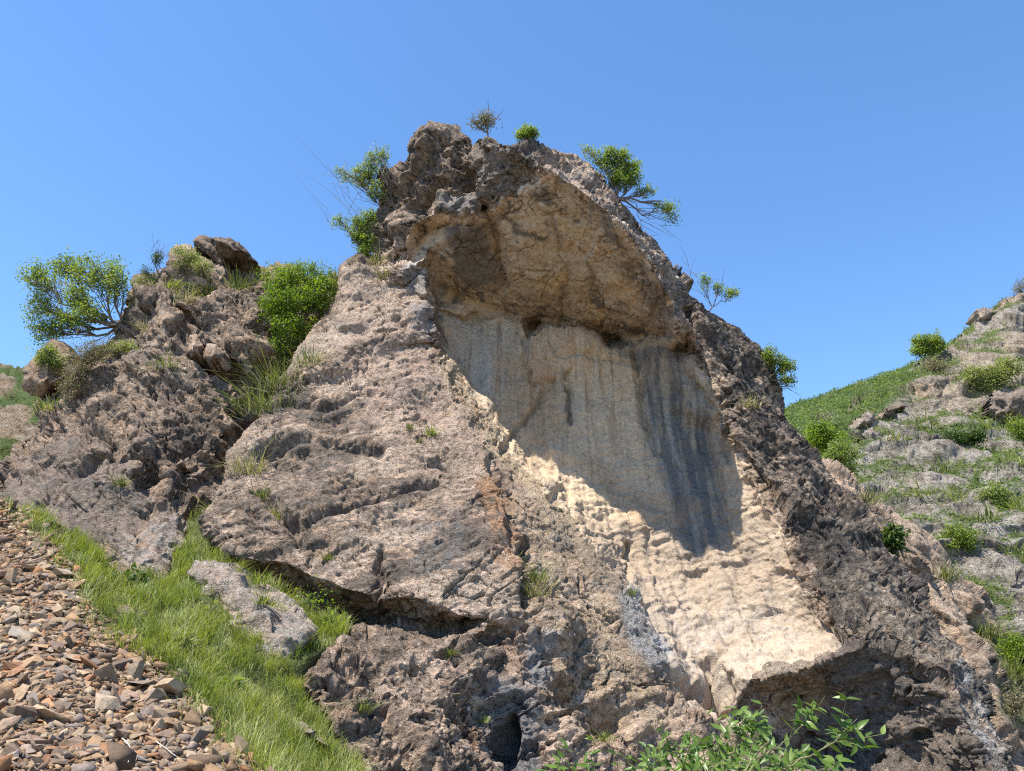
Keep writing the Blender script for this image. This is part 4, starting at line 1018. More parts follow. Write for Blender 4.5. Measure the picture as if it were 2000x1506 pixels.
def sample_faces(r, n, front_only=True):
    F = r.F; F = F[(F < r.nfront).all(1)]
    a = r.co[F[:, 1]] - r.co[F[:, 0]]; b = r.co[F[:, 3]] - r.co[F[:, 0]]
    ar = np.linalg.norm(np.cross(a, b), axis=1)
    f = rng.choice(len(F), n, p=ar / ar.sum())
    u = rng.random((n, 1)); v = rng.random((n, 1))
    return r.co[F[f, 0]] + a[f] * u + b[f] * v, r.normal[F[f, 0]]
def rand_rot(n):
    q = rng.normal(size=(n, 4)); q /= np.linalg.norm(q, axis=1, keepdims=True)
    w, x, y, z = q.T
    return np.stack([1-2*(y*y+z*z), 2*(x*y-z*w), 2*(x*z+y*w), 2*(x*y+z*w), 1-2*(x*x+z*z), 2*(y*z-x*w), 2*(x*z-y*w), 2*(y*z+x*w), 1-2*(x*x+y*y)], 1).reshape(n, 3, 3)
def project(c):
    v = c - CAM; dep = v @ _f
    return 1000 + FPX * v[:, 0] / dep, 753 - FPX * (v @ _u) / dep, dep
NST = 40000
pos, nor = sample_faces(scree, NST)
size = np.clip(np.exp(rng.normal(math.log(.058), .58, NST)), .03, .38)
# some stones have rolled into the edge of the grass
ep, en = sample_faces(bank, 9000)
ex, ey, _ = project(ep); EDGE = [q for q in S_OUT[2:15]]
ek = (seg_dist(ex, ey, EDGE) < np.abs(rng.normal(size=9000)) * 28)
pos = np.concatenate([pos, ep[ek]]); nor = np.concatenate([nor, en[ek]]); size = np.concatenate([size, np.clip(np.exp(rng.normal(math.log(.07), .5, ek.sum())), .03, .25)])
qx, qy, qd = project(pos)
vis = (qx > -60) & (qx < 720) & (qy < 1560)
pos = pos[vis]; size = size[vis]; qd = qd[vis]; nor = nor[vis]; qx = qx[vis]; qy = qy[vis]
# stones lie flat on the slope: mostly level about its normal, a few tipped on edge
def lie(n, nor, tip=.45):
    R = rand_rot(n)
    up = nor / np.linalg.norm(nor, axis=1, keepdims=True)
    up = up + rng.normal(size=(n, 3)) * tip * rng.random((n, 1)); up /= np.linalg.norm(up, axis=1, keepdims=True)
    x = R[:, :, 0]; x = x - up * (x * up).sum(1, keepdims=True); x /= np.linalg.norm(x, axis=1, keepdims=True)
    return np.stack([x, np.cross(up, x), up], 2)
ROT = lie(len(pos), nor, .75)
cidx = rng.choice(len(STONE_COLS), len(pos), p=STONE_W)
scol = STONE_COLS[cidx] * np.array([1.0, .98, .94]) * (0.42 + .44 * rng.random((len(pos), 1)))
aspect = 1 + rng.normal(size=(len(pos), 3)) * .13
pos = pos + nor * (size * (.05 + .25 * rng.random(len(pos))))[:, None]
infr = (qx > 5) & (qx < 600) & (qy > 985) & (qy < 1500)
order = np.argsort(-(size / qd) * infr)
big = order[:285]; rest = order[285:]
stone_meshes = []
for k, (v, f) in enumerate(VARIANTS):
    me = bpy.data.meshes.new('stone'); me.from_pydata(v.tolist(), [], f.tolist()); me.materials.append(M_LOOSE); stone_meshes.append(me)
def stone_obj(name, k, p, R, s, col, parent=None):
    o = bpy.data.objects.new(name, stone_meshes[k % len(stone_meshes)])
    M = Matrix([[*(R[i] * s), 0] for i in range(3)] + [[0, 0, 0, 1]])
    M.translation = Vector(p) - (Vector(parent.location) if parent else Vector((0, 0, 0)))
    o.matrix_local = M
    if parent: o.parent = parent; o.matrix_local = M
    o.color = (*(np.array(col) * (.72 if parent is None else 1.0)), 1)
    COL.objects.link(o)
    return o
for j in big:
    stone_obj('stone', int(j), pos[j], ROT[j], size[j] * aspect[j], scol[j], scree_o)
cos, fs, cs = [], [], []; off = 0
for k, (v, f) in enumerate(VARIANTS):
    ids = rest[rest % len(VARIANTS) == k]
    if not len(ids): continue
    w = np.einsum('nij,nvj->nvi', ROT[ids], v[None] * (size[ids, None] * aspect[ids])[:, None, :]) + pos[ids][:, None, :]
    cos.append(w.reshape(-1, 3)); fs.append((f[None] + (np.arange(len(ids)) * len(v))[:, None, None] + off).reshape(-1, 3)); cs.append(np.repeat(scol[ids], len(v), 0)); off += len(ids) * len(v)
gr = mesh_obj('gravel', np.concatenate(cos) - sm_, np.concatenate(fs), M_STONE, scree_o, np.concatenate(cs), smooth=False)
gr['kind'] = 'stuff'; gr['label'] = 'small brown rubble between the larger stones'
# the stones that stand out
for k, (px, py, s, asp, col, lb) in enumerate([
    (150,1288,.74,(1.15,.9,.55),(.42,.31,.205),'largest tan slab of stone tilted in the scree, dark hollow at its right'),
    (100,1224,.42,(1.1,.9,.9),(.37,.22,.12),'orange brown block on the scree above the largest tan slab'),
    (16,1133,.66,(1.1,.8,.6),(.36,.215,.145),'reddish brown stone at the left edge of the scree'),
    (80,1108,.72,(1.3,.8,.5),(.36,.25,.16),'leaning tan stone left of the low flat grey rock'),
    (52,1243,.66,(1.2,1.0,.7),(.36,.30,.235),'broad greyish tan stone left of the orange brown block'),
    (161,1447,.36,(1.2,1.0,.45),(.31,.28,.275),'flat mauve grey stone near the bottom of the scree'),
    (250,1474,.55,(1.3,1.1,.6),(.33,.30,.275),'large grey slab at the bottom edge of the scree'),
    (62,1432,.36,(1.2,1.0,.5),(.40,.36,.32),'pale grey flat stone near the lower left corner'),
    (57,1470,.27,(1.1,1.0,.9),(.42,.26,.13),'orange lump of stone below the pale grey flat stone'),
    (265,1362,.40,(1.4,.8,.5),(.38,.25,.185),'long rosy stone lying alone on fine rubble'),
    (180,1300,.40,(.8,1.0,.9),(.20,.155,.125),'dark brown stone wedged against the largest tan slab'),
    (318,1452,.34,(.8,.8,1.0),(.29,.24,.215),'upright grey brown stone near the grass edge at the bottom')]):
    s *= .68
    p, n = surf(scree, px, py)
    R = lie(1, np.array([n]), .5)[0]
    o = stone_obj('stone', k * 3 + 1, p + n * s * .12, R, s * np.array(asp), col)
    tag(o, lb, 'stone', 'notable stones in the scree')

# =================================================================== GRASS BLADES
def leafm(n, *a, **k): return leaf_material(n, *a, **k)
M_GRASS = leafm('grass_blade', (.115,.155,.03), (.34,.35,.11), .35)
M_DRY = leafm('dry_grass', (.20,.185,.085), (.38,.33,.19), .25)
M_MIXG = leafm('tuft_grass', (.085,.125,.03), (.26,.24,.10), .3)
def blades(root, up, h, w, lean, tint, droop=.5):
    """curved tapering blades; root (n,3), up (n,3), h, w, (n,), lean (n,3) sideways"""
    n = len(root)
    side = np.cross(up, lean); side /= np.maximum(np.linalg.norm(side, axis=1, keepdims=True), 1e-6)
    h = h[:, None]; w = w[:, None]
    a = root - side * w; b = root + side * w
    mid = root + up * h * .55 + lean * h * .25
    c = mid - side * w * .8; d = mid + side * w * .8
    tip = root + up * h * (1 - .3 * droop) + lean * h * (.75 + droop * .3)
    co = np.stack([a, b, c, d, tip], 1).reshape(-1, 3)
    k = np.arange(n)[:, None] * 5
    q = k + np.array([[0, 1, 3, 2]]); t = k + np.array([[2, 3, 4]])
    return co, [q, t], np.repeat(tint, 5, 0)
NG = 75000
gp, gn = sample_faces(bank, NG - 6000)
sp_, sn_ = sample_faces(scree, 60000); sx_, sy_, _ = project(sp_)
sk = np.nonzero(seg_dist(sx_, sy_, EDGE) < np.abs(rng.normal(size=60000)) * 20)[0][:6000]
gp = np.concatenate([gp, sp_[sk]]); NG = len(gp)
gx, gy, gd = project(gp)
k = (gx > -20) & (gx < 860) & (gy > 960) & (gy < 1570)
cl = fbm(gp / .55, 3, 901); cl2 = fbm(gp / 1.6, 3, 903)
k &= rng.random(NG) < .10 + .88 * sstep(-.22, .10, cl2 + .7 * cl + .06)
gp = gp[k]; cl = cl[k]; cl2 = cl2[k]; n = len(gp); gd = gd[k]
up = np.tile(np.array([0, 0, 1.0]), (n, 1)) + rng.normal(size=(n, 3)) * .18; up /= np.linalg.norm(up, axis=1, keepdims=True)
wind = np.stack([fbm(gp / .5, 2, 905), fbm(gp / .5, 2, 906), np.zeros(n)], 1) * 1.6
lean = wind + rng.normal(size=(n, 3)) * np.array([.35, .35, .1])
h = np.clip(.22 + .55 * cl + .14 * rng.normal(size=n), .05, .8)
tint = np.clip(.42 + .9 * cl2 + .30 * rng.normal(size=n), 0, 1)
co, ff, tt = blades(gp, up, h, .0035 + .0055 * rng.random(n) * gd / 16, lean, np.tile(tint[:, None], (1, 3)), .8)
o = mesh_obj('grass', co, ff, M_GRASS, None, tt, smooth=True)
ds = rng.choice(n, 2600, replace=False)
co2, ff2, tt2 = blades(gp[ds], up[ds], np.clip(h[ds] * 1.25, .12, .8), np.full(2600, .004), lean[ds] * .8, np.tile(rng.random((2600, 1)), (1, 3)), .5)
od = mesh_obj('dry_grass', co2, ff2, M_DRY, None, tt2)
tag(od, 'pale dry stems scattered through the green grass strip', 'grass', None, 'stuff')
tag(o, 'lush green grass strip between the scree and the rocks', 'grass', None, 'stuff')

def tuft(px, py, r, label, hpx, n=90, mat=M_MIXG, spread=1.0, group='grass tufts on the rock', name='grass_tuft', droop=.8, depth_off=0, width=1.0):
    p, nn = surf(r, px, py)
    Y = p[1]; m = Y / FPX
    h = hpx * m
    nrm = nn * .5 + np.array([0, -.15, 1.0]); nrm /= np.linalg.norm(nrm)
    base = rng.normal(size=(n, 3)) * np.array([.35, .2, .12]) * h * spread
    up = np.tile(nrm, (n, 1)) + rng.normal(size=(n, 3)) * .28; up /= np.linalg.norm(up, axis=1, keepdims=True)
    lean = base / h * 1.2 + rng.normal(size=(n, 3)) * .35
    hh = h * (.55 + .5 * rng.random(n))
    tint = np.tile(np.clip(.4 + .3 * rng.normal(size=(n, 1)), 0, 1), (1, 3))
    co, ff, tt = blades(base + nn * .03, up, hh, (.007 + .008 * rng.random(n)) * max(1, Y / 24) * width, lean, tint, droop)
    o = mesh_obj(name, co, ff, mat, None, tt)
    o.location = p
    tag(o, label, 'grass', group)
    return o

# =================================================================== SHRUBS AND TREES
M_BARK = bark_material('grey_bark', (.17,.135,.105))
M_TWIG = bark_material('dry_twig', (.22,.17,.13))
LEAF = {
 'fresh': leafm('fresh_leaf', (.085,.15,.014), (.25,.315,.035), .45),
 'olive': leafm('olive_leaf', (.10,.145,.04), (.31,.34,.12), .45),
 'mid': leafm('mid_leaf', (.095,.145,.028), (.30,.345,.08), .48),
 'pale': leafm('pale_leaf', (.15,.18,.06), (.33,.34,.13), .4),
 'dark': leafm('dark_leaf', (.03,.065,.014), (.11,.16,.035), .35),
 'dry': leafm('dry_leaf', (.15,.125,.07), (.27,.24,.13), .25),
}
def tube(pts, rad, sides=5):
    pts = np.asarray(pts, float); n = len(pts)
    t = np.gradient(pts, axis=0); t /= np.maximum(np.linalg.norm(t, axis=1, keepdims=True), 1e-9)
    ref = np.where(np.abs(t[:, 2:3]) > .9, np.array([[1., 0, 0]]), np.array([[0, 0, 1.]]))
    a = np.cross(t, ref); a /= np.maximum(np.linalg.norm(a, axis=1, keepdims=True), 1e-9); b = np.cross(t, a)
    th = np.arange(sides) * 2 * np.pi / sides
    co = pts[:, None] + np.asarray(rad)[:, None, None] * (np.cos(th)[None, :, None] * a[:, None] + np.sin(th)[None, :, None] * b[:, None])
    f = []
    for i in range(n - 1):
        for j in range(sides):
            k = (j + 1) % sides
            f.append((i * sides + j, i * sides + k, (i + 1) * sides + k, (i + 1) * sides + j))
    return co.reshape(-1, 3), np.array(f)
def wander(a, b, n, amp, bow=None):
    t = np.linspace(0, 1, n)[:, None]
    p = a + (b - a) * t
    L = np.linalg.norm(b - a)
    off = rng.normal(size=(n, 3)) * amp * L; off[0] = 0; off[-1] = 0
    off = (off + np.roll(off, 1, 0) + np.roll(off, -1, 0)) / 2; off[0] = 0; off[-1] = 0
    if bow is not None: off = off + np.sin(np.pi * t) * np.asarray(bow) * L
    return p + off
class Bag:
    def __init__(s): s.c = []; s.f = []; s.o = 0
    def add(s, c, f): s.c.append(c); s.f.append(f + s.o); s.o += len(c)
    def get(s): return np.concatenate(s.c), np.concatenate(s.f)
def leaf_cloud(centres, spread, size, droop=.3):
    n = len(centres)
    p = centres + rng.normal(size=(n, 3)) * spread
    R = rand_rot(n); ax = R[:, :, 0]; ax[:, 2] -= droop; ax /= np.linalg.norm(ax, axis=1, keepdims=True)
    up = np.array([[0, -.25, .9]]) + rng.normal(size=(n, 3)) * .55
    sd = np.cross(ax, up); sd /= np.maximum(np.linalg.norm(sd, axis=1, keepdims=True), 1e-6)
    nn = np.cross(sd, ax)
    L = (size * (.65 + .7 * rng.random((n, 1)))); W = L * .27
    co = np.stack([p, p + ax * L * .45 - sd * W + nn * L * .07, p + ax * L - nn * L * .06, p + ax * L * .45 + sd * W + nn * L * .07], 1).reshape(-1, 3)
    return co, np.arange(n)[:, None] * 4 + np.array([[0, 1, 2, 3]])
def shrub(name, label, cat, base, lobes, leaf='mid', nleaf=2500, size=.10, trunk=.06, group=None, twigs=14, bare=(), spread=.13, mat_bark=None, droop=.3, on=None):
    """base (px,py,Y); lobes (px,py,rx,ry,dY); the crown is leaf clumps on real twigs so sky shows through"""
    px, py, Y = base
    if on is not None:
        sp_, sn_ = surf(on, px, py); B = sp_ - sn_ * .08; Y = B[1]
    else: B = P(px, py, Y)
    root = empty(name, B)
    wood = Bag(); cents = []; tints = []
    wsum = sum(l[2] * l[3] for l in lobes)
    allc = np.mean([P(l[0], l[1], Y + (l[4] if len(l) > 4 else 0)) for l in lobes], 0)
    fork = B + (allc - B) * .22 + rng.normal(size=3) * .05
    wood.add(*tube(wander(B - np.array([0, -.05, .12]), fork, 4, .05), np.linspace(trunk, trunk * .8, 4), 6))
    for l in lobes:
        C = P(l[0], l[1], Y + (l[4] if len(l) > 4 else 0)); m = C[1] / FPX
        rx, ry = l[2] * m, l[3] * m; rd = .8 * (rx + ry) / 2
        lp = wander(fork, C, 7, .07, (0, 0, -.06))
        wood.add(*tube(lp, np.linspace(trunk * .62, trunk * .22, 7), 5))
        share = l[2] * l[3] / wsum
        nt = max(5, int(twigs * math.sqrt(share) * 2.2))
        for i in range(nt):
            s = lp[rng.integers(2, 7)]
            d = rng.normal(size=3); d /= np.linalg.norm(d); d *= (.45 + .6 * rng.random() ** .6)
            E = C + d * np.array([rx, rd, ry])
            tp = wander(s, E, 5, .07, (0, 0, .05))
            wood.add(*tube(tp, np.linspace(trunk * .2, trunk * .05 + .003, 5), 3))
            k = max(6, int(3.2 * nleaf * share / nt * (.4 + 1.2 * rng.random())))
            # leaves gather on a few sprays at the twig's outer end
            ns = rng.integers(3, 6)
            sp = [tp[-1]] + [tp[rng.integers(2, 5)] + rng.normal(size=3) * spread * .9 for _ in range(ns)]
            ti = rng.normal() * .22
            for q in sp:
                kk = max(2, int(k / len(sp) * (.5 + rng.random())))
                cents.append(np.tile(q, (kk, 1))); tints.append(np.full(kk, ti + rng.normal() * .12))
    for b in bare:                                               # leafless twigs reaching out
        E = P(b[0], b[1], Y + (b[2] if len(b) > 2 else 0)); bp = wander(fork, E, 7, .06)
        wood.add(*tube(bp, np.linspace(trunk * .3, .004, 7), 4))
        for i in range(5):
            s = bp[rng.integers(2, 7)]; L = np.linalg.norm(E - fork) * (.15 + .25 * rng.random())
            dd = (E - fork) / np.linalg.norm(E - fork) + rng.normal(size=3) * .55
            wood.add(*tube(wander(s, s + dd * L, 4, .06), np.linspace(.011, .004, 4), 3))
    c, f = wood.get()
    mesh_obj('trunk', c - B, f, mat_bark or M_BARK, root)
    if cents:
        cc = np.concatenate(cents); tt = np.concatenate(tints)
        keep = rng.random(len(cc)) < 1.0
        cc = cc[keep]; tt = tt[keep]
        lc, lf = leaf_cloud(cc, spread * .75, size * .85, droop)
        t4 = np.repeat(np.clip(.45 + tt + .2 * rng.normal(size=len(tt)), 0, 1), 4)
        cr = mesh_obj('crown', lc - B, lf, LEAF[leaf], root, np.tile(t4[:, None], (1, 3)))
        cr['kind'] = 'stuff'
    tag(root, label, cat, group)
    return root

G1 = 'trees and bushes rooted on the rocks'
shrub('tree', 'wide leaning tree with airy green crown on the far left boulder', 'tree', (246,640,33.4),
      [(75,540,42,34),(130,520,36,26,.6),(190,530,52,40),(230,555,20,40,-.4),(70,600,26,34,.3),(85,645,40,22,.4),(150,580,40,26,-.3),(165,615,36,24,-.6),(115,625,30,26)], 'mid', 4600, .13, .11, G1, 46, [(205,690),(150,690)], .17, on=crag)
shrub('bush', 'bright yellow green bush filling the gully left of the cliff', 'bush', (590,655,33.2),
      [(545,545,42,36),(600,530,44,28,.4),(560,590,52,40,-.4),(620,575,38,40,.2),(530,600,30,30,-.2),(640,540,26,24,.6),(570,640,46,24,-.5),(550,670,28,20,-.5)], 'fresh', 5600, .12, .07, G1, 60, [(560,690),(600,690)], .15)
shrub('tree', 'upper grey green tree leaning out from the left side of the cliff top', 'tree', (752,405,33.4),
      [(715,335,28,32),(695,345,30,22,.3),(730,300,16,30),(665,335,14,14),(748,300,10,28),(735,370,20,24,-.2)], 'olive', 1700, .11, .07, G1, 26, [(652,345),(700,390)], .11, on=tower)
shrub('bush', 'lower bright bush below the grey green tree at the cliff\'s left side', 'bush', (748,500,33.2),
      [(712,470,22,26),(700,440,22,20),(720,420,14,24),(665,430,18,12),(690,460,22,14),(712,495,16,16,-.2)], 'mid', 1900, .11, .06, G1, 24, [(640,408),(660,350),(680,370),(650,380)], .11, on=tower)
shrub('bush', 'thin grey dry bush on the very top of the cliff', 'bush', (942,266,31.2), [(930,240,20,10),(955,235,20,14),(945,225,16,12)], 'dry', 420, .09, .045, G1, 26, [(925,230),(940,215),(955,212),(972,225),(965,235),(915,240)], .10, on=tower)
shrub('bush', 'small round green bush on the cliff top, right of the dry one', 'bush', (1028,285,31.2), [(1030,258,24,16),(1015,265,16,10),(1042,262,14,12)], 'mid', 900, .09, .05, G1, 18, [], .08, on=tower)
shrub('tree', 'green tree with drooping bare branches on the cliff\'s right skyline', 'tree', (1208,398,32.2),
      [(1200,305,34,22),(1225,325,28,30,.3),(1180,310,26,18),(1210,350,28,22),(1240,345,14,20),(1150,295,14,12,.2),(1260,372,22,10,.3),(1310,408,16,14,.4),(1318,430,8,12,.4)], 'mid', 2900, .11, .075, G1, 34, [(1290,440),(1270,460),(1300,400),(1255,440)], .11, on=tower)
shrub('bush', 'small bush on the right skyline just below the drooping tree', 'bush', (1392,600,33.6), [(1375,545,14,10),(1405,560,14,8),(1430,572,16,10)], 'mid', 500, .10, .035, G1, 14, [(1360,540),(1415,545),(1345,520)], .09, on=tower)
shrub('bush', 'green bush at the right skyline above the far green hill', 'bush', (1500,742,33.6), [(1510,695,20,16),(1532,715,20,20),(1540,740,14,14),(1500,685,10,10)], 'mid', 1300, .10, .05, G1, 20, [(1550,755),(1540,760)], .10, on=tower)
shrub('bush', 'pale sparse bush beside the capping slab of the left outcrop', 'bush', (385,545,35.2), [(370,500,28,18),(400,520,26,16,-.3),(355,520,22,14),(350,490,16,10)], 'pale', 1100, .09, .045, G1, 24, [(310,480),(305,500),(318,490)], .11, on=shoulder)
shrub('bush', 'low dark bush between the left tree and the outcrop peak', 'bush', (310,555,35.4), [(310,505,10,18),(285,530,14,12),(300,545,18,8)], 'dark', 420, .09, .04, G1, 16, [(308,470),(300,480),(315,490)], .09, on=crag)
shrub('bush', 'low yellowish shrub on the shoulder of the left outcrop', 'bush', (290,570,34.8), [(280,550,20,9),(330,570,26,10),(300,575,20,8)], 'pale', 700, .08, .03, G1, 16, [], .09, on=crag)
shrub('bush', 'dense dead brown bush draped under the left tree', 'bush', (165,745,32.0), [(170,690,40,30,-.2),(150,730,30,40,-.4),(200,680,34,24),(135,760,26,24,-.4)], 'dry', 1700, .08, .06, G1, 50, [(120,700),(150,650),(180,650),(210,660),(110,740)], .14, M_TWIG, on=crag)
shrub('bush', 'olive bush growing on the brown rounded boulder', 'bush', (105,690,31.8), [(95,690,26,18),(110,705,20,16),(80,705,14,10)], 'olive', 900, .10, .04, G1, 18, [], .10)
shrub('bush', 'yellow green shrub on the outcrop slope below the left tree', 'bush', (238,690,32.0), [(240,675,26,12),(215,680,18,10),(260,690,14,10)], 'pale', 600, .10, .03, G1, 14, [], .10, on=crag)
shrub('bush', 'dark hanging foliage under the bright gully bush', 'bush', (575,700,34.0), [(560,690,36,20),(590,670,36,20),(550,720,26,16),(620,650,26,20)], 'dark', 1300, .10, .05, G1, 40, [(540,740),(600,740),(570,730),(555,640),(610,640)], .12, M_TWIG)
# right hillside
G2 = 'bushes on the right hillside'
shrub('tree', 'small round tree standing alone on the right skyline', 'tree', (1812,715,75), [(1812,665,30,18),(1798,680,24,14),(1828,672,20,14)], 'mid', 1500, .26, .10, G2, 22, [], .22, on=hillr)
shrub('bush', 'grey leafless bush right below the lone skyline tree', 'bush', (1830,740,72), [(1830,715,36,16)], 'dry', 300, .2, .09, G2, 40, [(1800,705),(1850,700),(1820,700)], .25, M_TWIG, on=hillr)
shrub('bush', 'large pale green bush on the upper right hillside', 'bush', (1945,770,66), [(1900,735,34,20),(1945,735,40,24),(1975,715,24,16),(1920,760,30,10)], 'pale', 2200, .22, .08, G2, 30, [(1950,700),(1980,760)], .26, on=hillr)
shrub('bush', 'dark low bush on the middle terrace of the right hillside', 'bush', (1885,865,58), [(1880,852,38,14),(1910,850,24,12),(1860,855,20,10)], 'dark', 1300, .18, .07, G2, 24, [], .2, on=hillr)
shrub('bush', 'green bush cut by the right edge on the middle terrace', 'bush', (1995,855,58), [(1990,835,22,26),(2015,840,26,30)], 'mid', 1300, .18, .07, G2, 24, [], .2)
shrub('bush', 'dry bush at the right edge against the sky', 'bush', (1995,590,81), [(1990,565,14,16),(2010,555,20,24)], 'dry', 300, .2, .08, G2, 30, [(1975,575),(1985,545),(2000,535)], .2)
shrub('bush', 'upper bush hugging the cliff edge before the green hill', 'bush', (1620,870,50), [(1600,845,26,22),(1625,865,30,26),(1590,860,20,18)], 'fresh', 1500, .18, .06, G2, 24, [], .2)
shrub('bush', 'lower olive bush hugging the cliff edge before the terraces', 'bush', (1640,910,46), [(1640,885,30,24),(1630,905,28,22),(1655,915,20,20)], 'olive', 1500, .18, .06, G2, 24, [], .2)
shrub('bush', 'spreading bush on the lower terrace at right', 'bush', (1945,985,50), [(1940,965,28,16),(1955,985,20,12),(1925,985,16,12)], 'olive', 1000, .17, .05, G2, 20, [], .18, on=hillr)
shrub('bush', 'green bush on the slope just above the brown ridge', 'bush', (1880,1070,43), [(1870,1045,30,22),(1890,1065,24,18),(1855,1060,18,16)], 'mid', 1200, .15, .05, G2, 22, [], .18, on=hillr)
shrub('bush', 'fresh green bush at the lower right edge on the ridge', 'bush', (1985,1300,29), [(1985,1265,26,28),(2005,1290,24,26),(1965,1290,20,22)], 'fresh', 1500, .12, .04, G2, 24, [], .14, on=ridge)
shrub('bush', 'grey twiggy bush at the lower right corner', 'bush', (1990,1400,27.5), [(1985,1370,22,22)], 'dry', 200, .1, .05, G2, 30, [(1960,1380),(1975,1350),(1990,1345),(1965,1410)], .14, M_TWIG, on=ridge)
shrub('fig_bush', 'dark large leaved bush in the cleft of the brown ridge', 'bush', (1748,1078,30.6), [(1745,1045,20,18),(1752,1065,14,12)], 'dark', 260, .26, .04, None, 14, [], .13, on=ridge)

# grass tufts and herbs
for (px, py, r, lb, hp, n, mat, sp) in [
 (482,915,tower,'large dry tussock on the left edge of the slab',58,170,M_DRY,1.0),
 (520,965,tower,'thin green tuft in the crack below the dry tussock',36,70,M_MIXG,.8),
 (540,992,tower,'lower green tuft in the same slab crack',32,60,M_GRASS,.8),
 (500,795,tower,'tall pale grass at the mouth of the gully, lower clump',60,200,M_MIXG,1.3),
 (530,750,tower,'tall pale grass at the mouth of the gully, upper clump',60,200,M_MIXG,1.3),
 (600,710,tower,'grass fringe above the slab under the gully bush',44,120,M_MIXG,1.2),
 (640,560,tower,'pale grass beside the bright gully bush',40,120,M_MIXG,1.3),
 (735,532,tower,'yellow grass at the foot of the cliff crown',30,90,M_DRY,1.4),
 (760,545,tower,'small dry tuft left of the grey corner block',26,70,M_DRY,1.4),
 (845,852,tower,'small bright green cushion high on the slab',20,70,M_GRASS,.9),
 (816,862,tower,'dull green cushion left of the bright one on the slab',16,50,M_MIXG,.9),
 (798,838,tower,'tiny dark tuft above the green cushions',14,40,M_MIXG,.9),
 (640,1085,tower,'grey green cushion near the lower edge of the slab',18,70,M_MIXG,1.2),
 (1024,1085,tower,'dark green tuft in the vertical cleft of the slab',34,80,M_GRASS,.7),
 (1050,1135,tower,'yellow green tussock at the foot of the vertical cleft',40,120,M_MIXG,1.0),
 (1046,1165,tower,'grey dead grass hanging below the cleft tussock',36,110,M_DRY,1.0),
 (1208,1395,tower,'dry yellow tuft low on the ribs',30,80,M_DRY,.8),
 (1183,1448,tower,'small green herb below the dry yellow tuft',18,50,M_GRASS,1.0),
 (935,1358,tower,'green cushion on the bottom rock beside the grey gully',18,70,M_GRASS,1.2),
 (885,1270,tower,'dull green tuft on the base rock top',18,60,M_MIXG,1.0),
 (966,1398,tower,'tiny green tuft inside the grey gully',14,40,M_GRASS,1.0),
 (725,1312,tower,'small green tuft on the pitted base rock',16,50,M_GRASS,1.0),
 (700,1392,tower,'pale tuft on the lower base rock near the grass',28,80,M_MIXG,1.0),
 (1462,800,tower,'yellow grass on the black right flank',30,80,M_DRY,.9),
 (1230,1165,tower,'small tuft at the edge where slab meets the cream wall',16,50,M_MIXG,.9),
 (512,1185,hump,'green tuft on the pale grey hump',24,80,M_GRASS,.9),
 (505,1146,hump,'green grass at the back of the pale grey hump',28,90,M_GRASS,1.3),
 (232,950,crag,'dark green tuft on the outcrop\'s smooth slab',28,70,M_MIXG,.8),
 (325,735,crag,'dry grass patch in the middle of the outcrop',26,110,M_MIXG,2.0),
 (280,640,crag,'small yellowish tuft high on the outcrop',22,70,M_DRY,1.2),
 (360,590,crag,'tall dry stems near the outcrop top',44,70,M_DRY,1.0),
 (330,575,crag,'green grass cushion near the outcrop top',20,110,M_GRASS,1.8),
 (470,555,crag,'grass on the saddle below the capping slab',36,140,M_MIXG,1.6),
 (510,545,crag,'grass on the saddle nearer the gully bush',36,120,M_MIXG,1.5),
 (425,1000,crag,'grass at the foot of the dark cleft',30,80,M_GRASS,1.0),
 (400,560,crag,'pale grass under the capping slab',36,120,M_MIXG,1.4),
 (95,800,crag,'grass left of the outcrop below the boulder',30,120,M_GRASS,1.4),
 (1845,1135,ridge,'tussock on the crest of the brown ridge',40,120,M_MIXG,1.0),
 (1935,1240,ridge,'lower tussock on the ridge beside the cliff edge',44,140,M_MIXG,1.1),
 (1690,985,ridge,'yellow green grass at the upper end of the brown ridge',34,100,M_MIXG,1.2),
 (1960,1330,ridge,'long pale grass on the right end of the ridge',50,160,M_MIXG,1.3),
 ]:
    tuft(px, py, r, lb, hp, n, mat, sp)
hill_rng = np.random.default_rng(33)
for i in range(16):
    hx = 1660 + 350 * hill_rng.random(); hy = [838, 925, 972, 1008, 1068, 1118, 880, 1160][i % 8] + hill_rng.normal() * 10
    tuft(hx, hy, hillr, 'small green grass clump on a terrace of the right hillside', 22, 70, M_GRASS if i % 3 else M_MIXG, 2.2, 'grass clumps on the hillside terraces', width=1.3)

# low herbage on the far green hill and on the hillside's turf, too small to count
def herbage(name, r, wgt, n, sz, label, mat, h):
    F = r.F; F = F[(F < r.nfront).all(1)]
    a = r.co[F[:, 1]] - r.co[F[:, 0]]; b = r.co[F[:, 3]] - r.co[F[:, 0]]
    ar = np.linalg.norm(np.cross(a, b), axis=1) * wgt[F].mean(1)
    f = rng.choice(len(F), n, p=ar / ar.sum())
    p = r.co[F[f, 0]] + a[f] * rng.random((n, 1)) + b[f] * rng.random((n, 1)) + np.array([0, -.05, h]) * rng.random((n, 1))
    lc, lf = leaf_cloud(p, .05, sz, -.5)
    cl_ = fbm(p / 3.0, 3, 77)
    t4 = np.repeat(np.clip(.42 + .9 * cl_ + .22 * rng.normal(size=n), 0, 1), 4)
    o = mesh_obj(name, lc, lf, mat, None, np.tile(t4[:, None], (1, 3)))
    tag(o, label, 'herbage', None, 'stuff')
M_HERB = leafm('hill_herb', (.075,.125,.03), (.24,.29,.075), .3)
herbage('hill_herbage', greenh, np.ones(len(greenh.co)), 42000, .36, 'short green herbage covering the far hill', M_HERB, .4)
tw = np.clip(hill_turf[0], 0, 1) ** 1.5
herbage('turf_herbage', hillr, tw + 1e-6, 30000, .17, 'green herbage on the turf of the right hillside', M_HERB, .25)

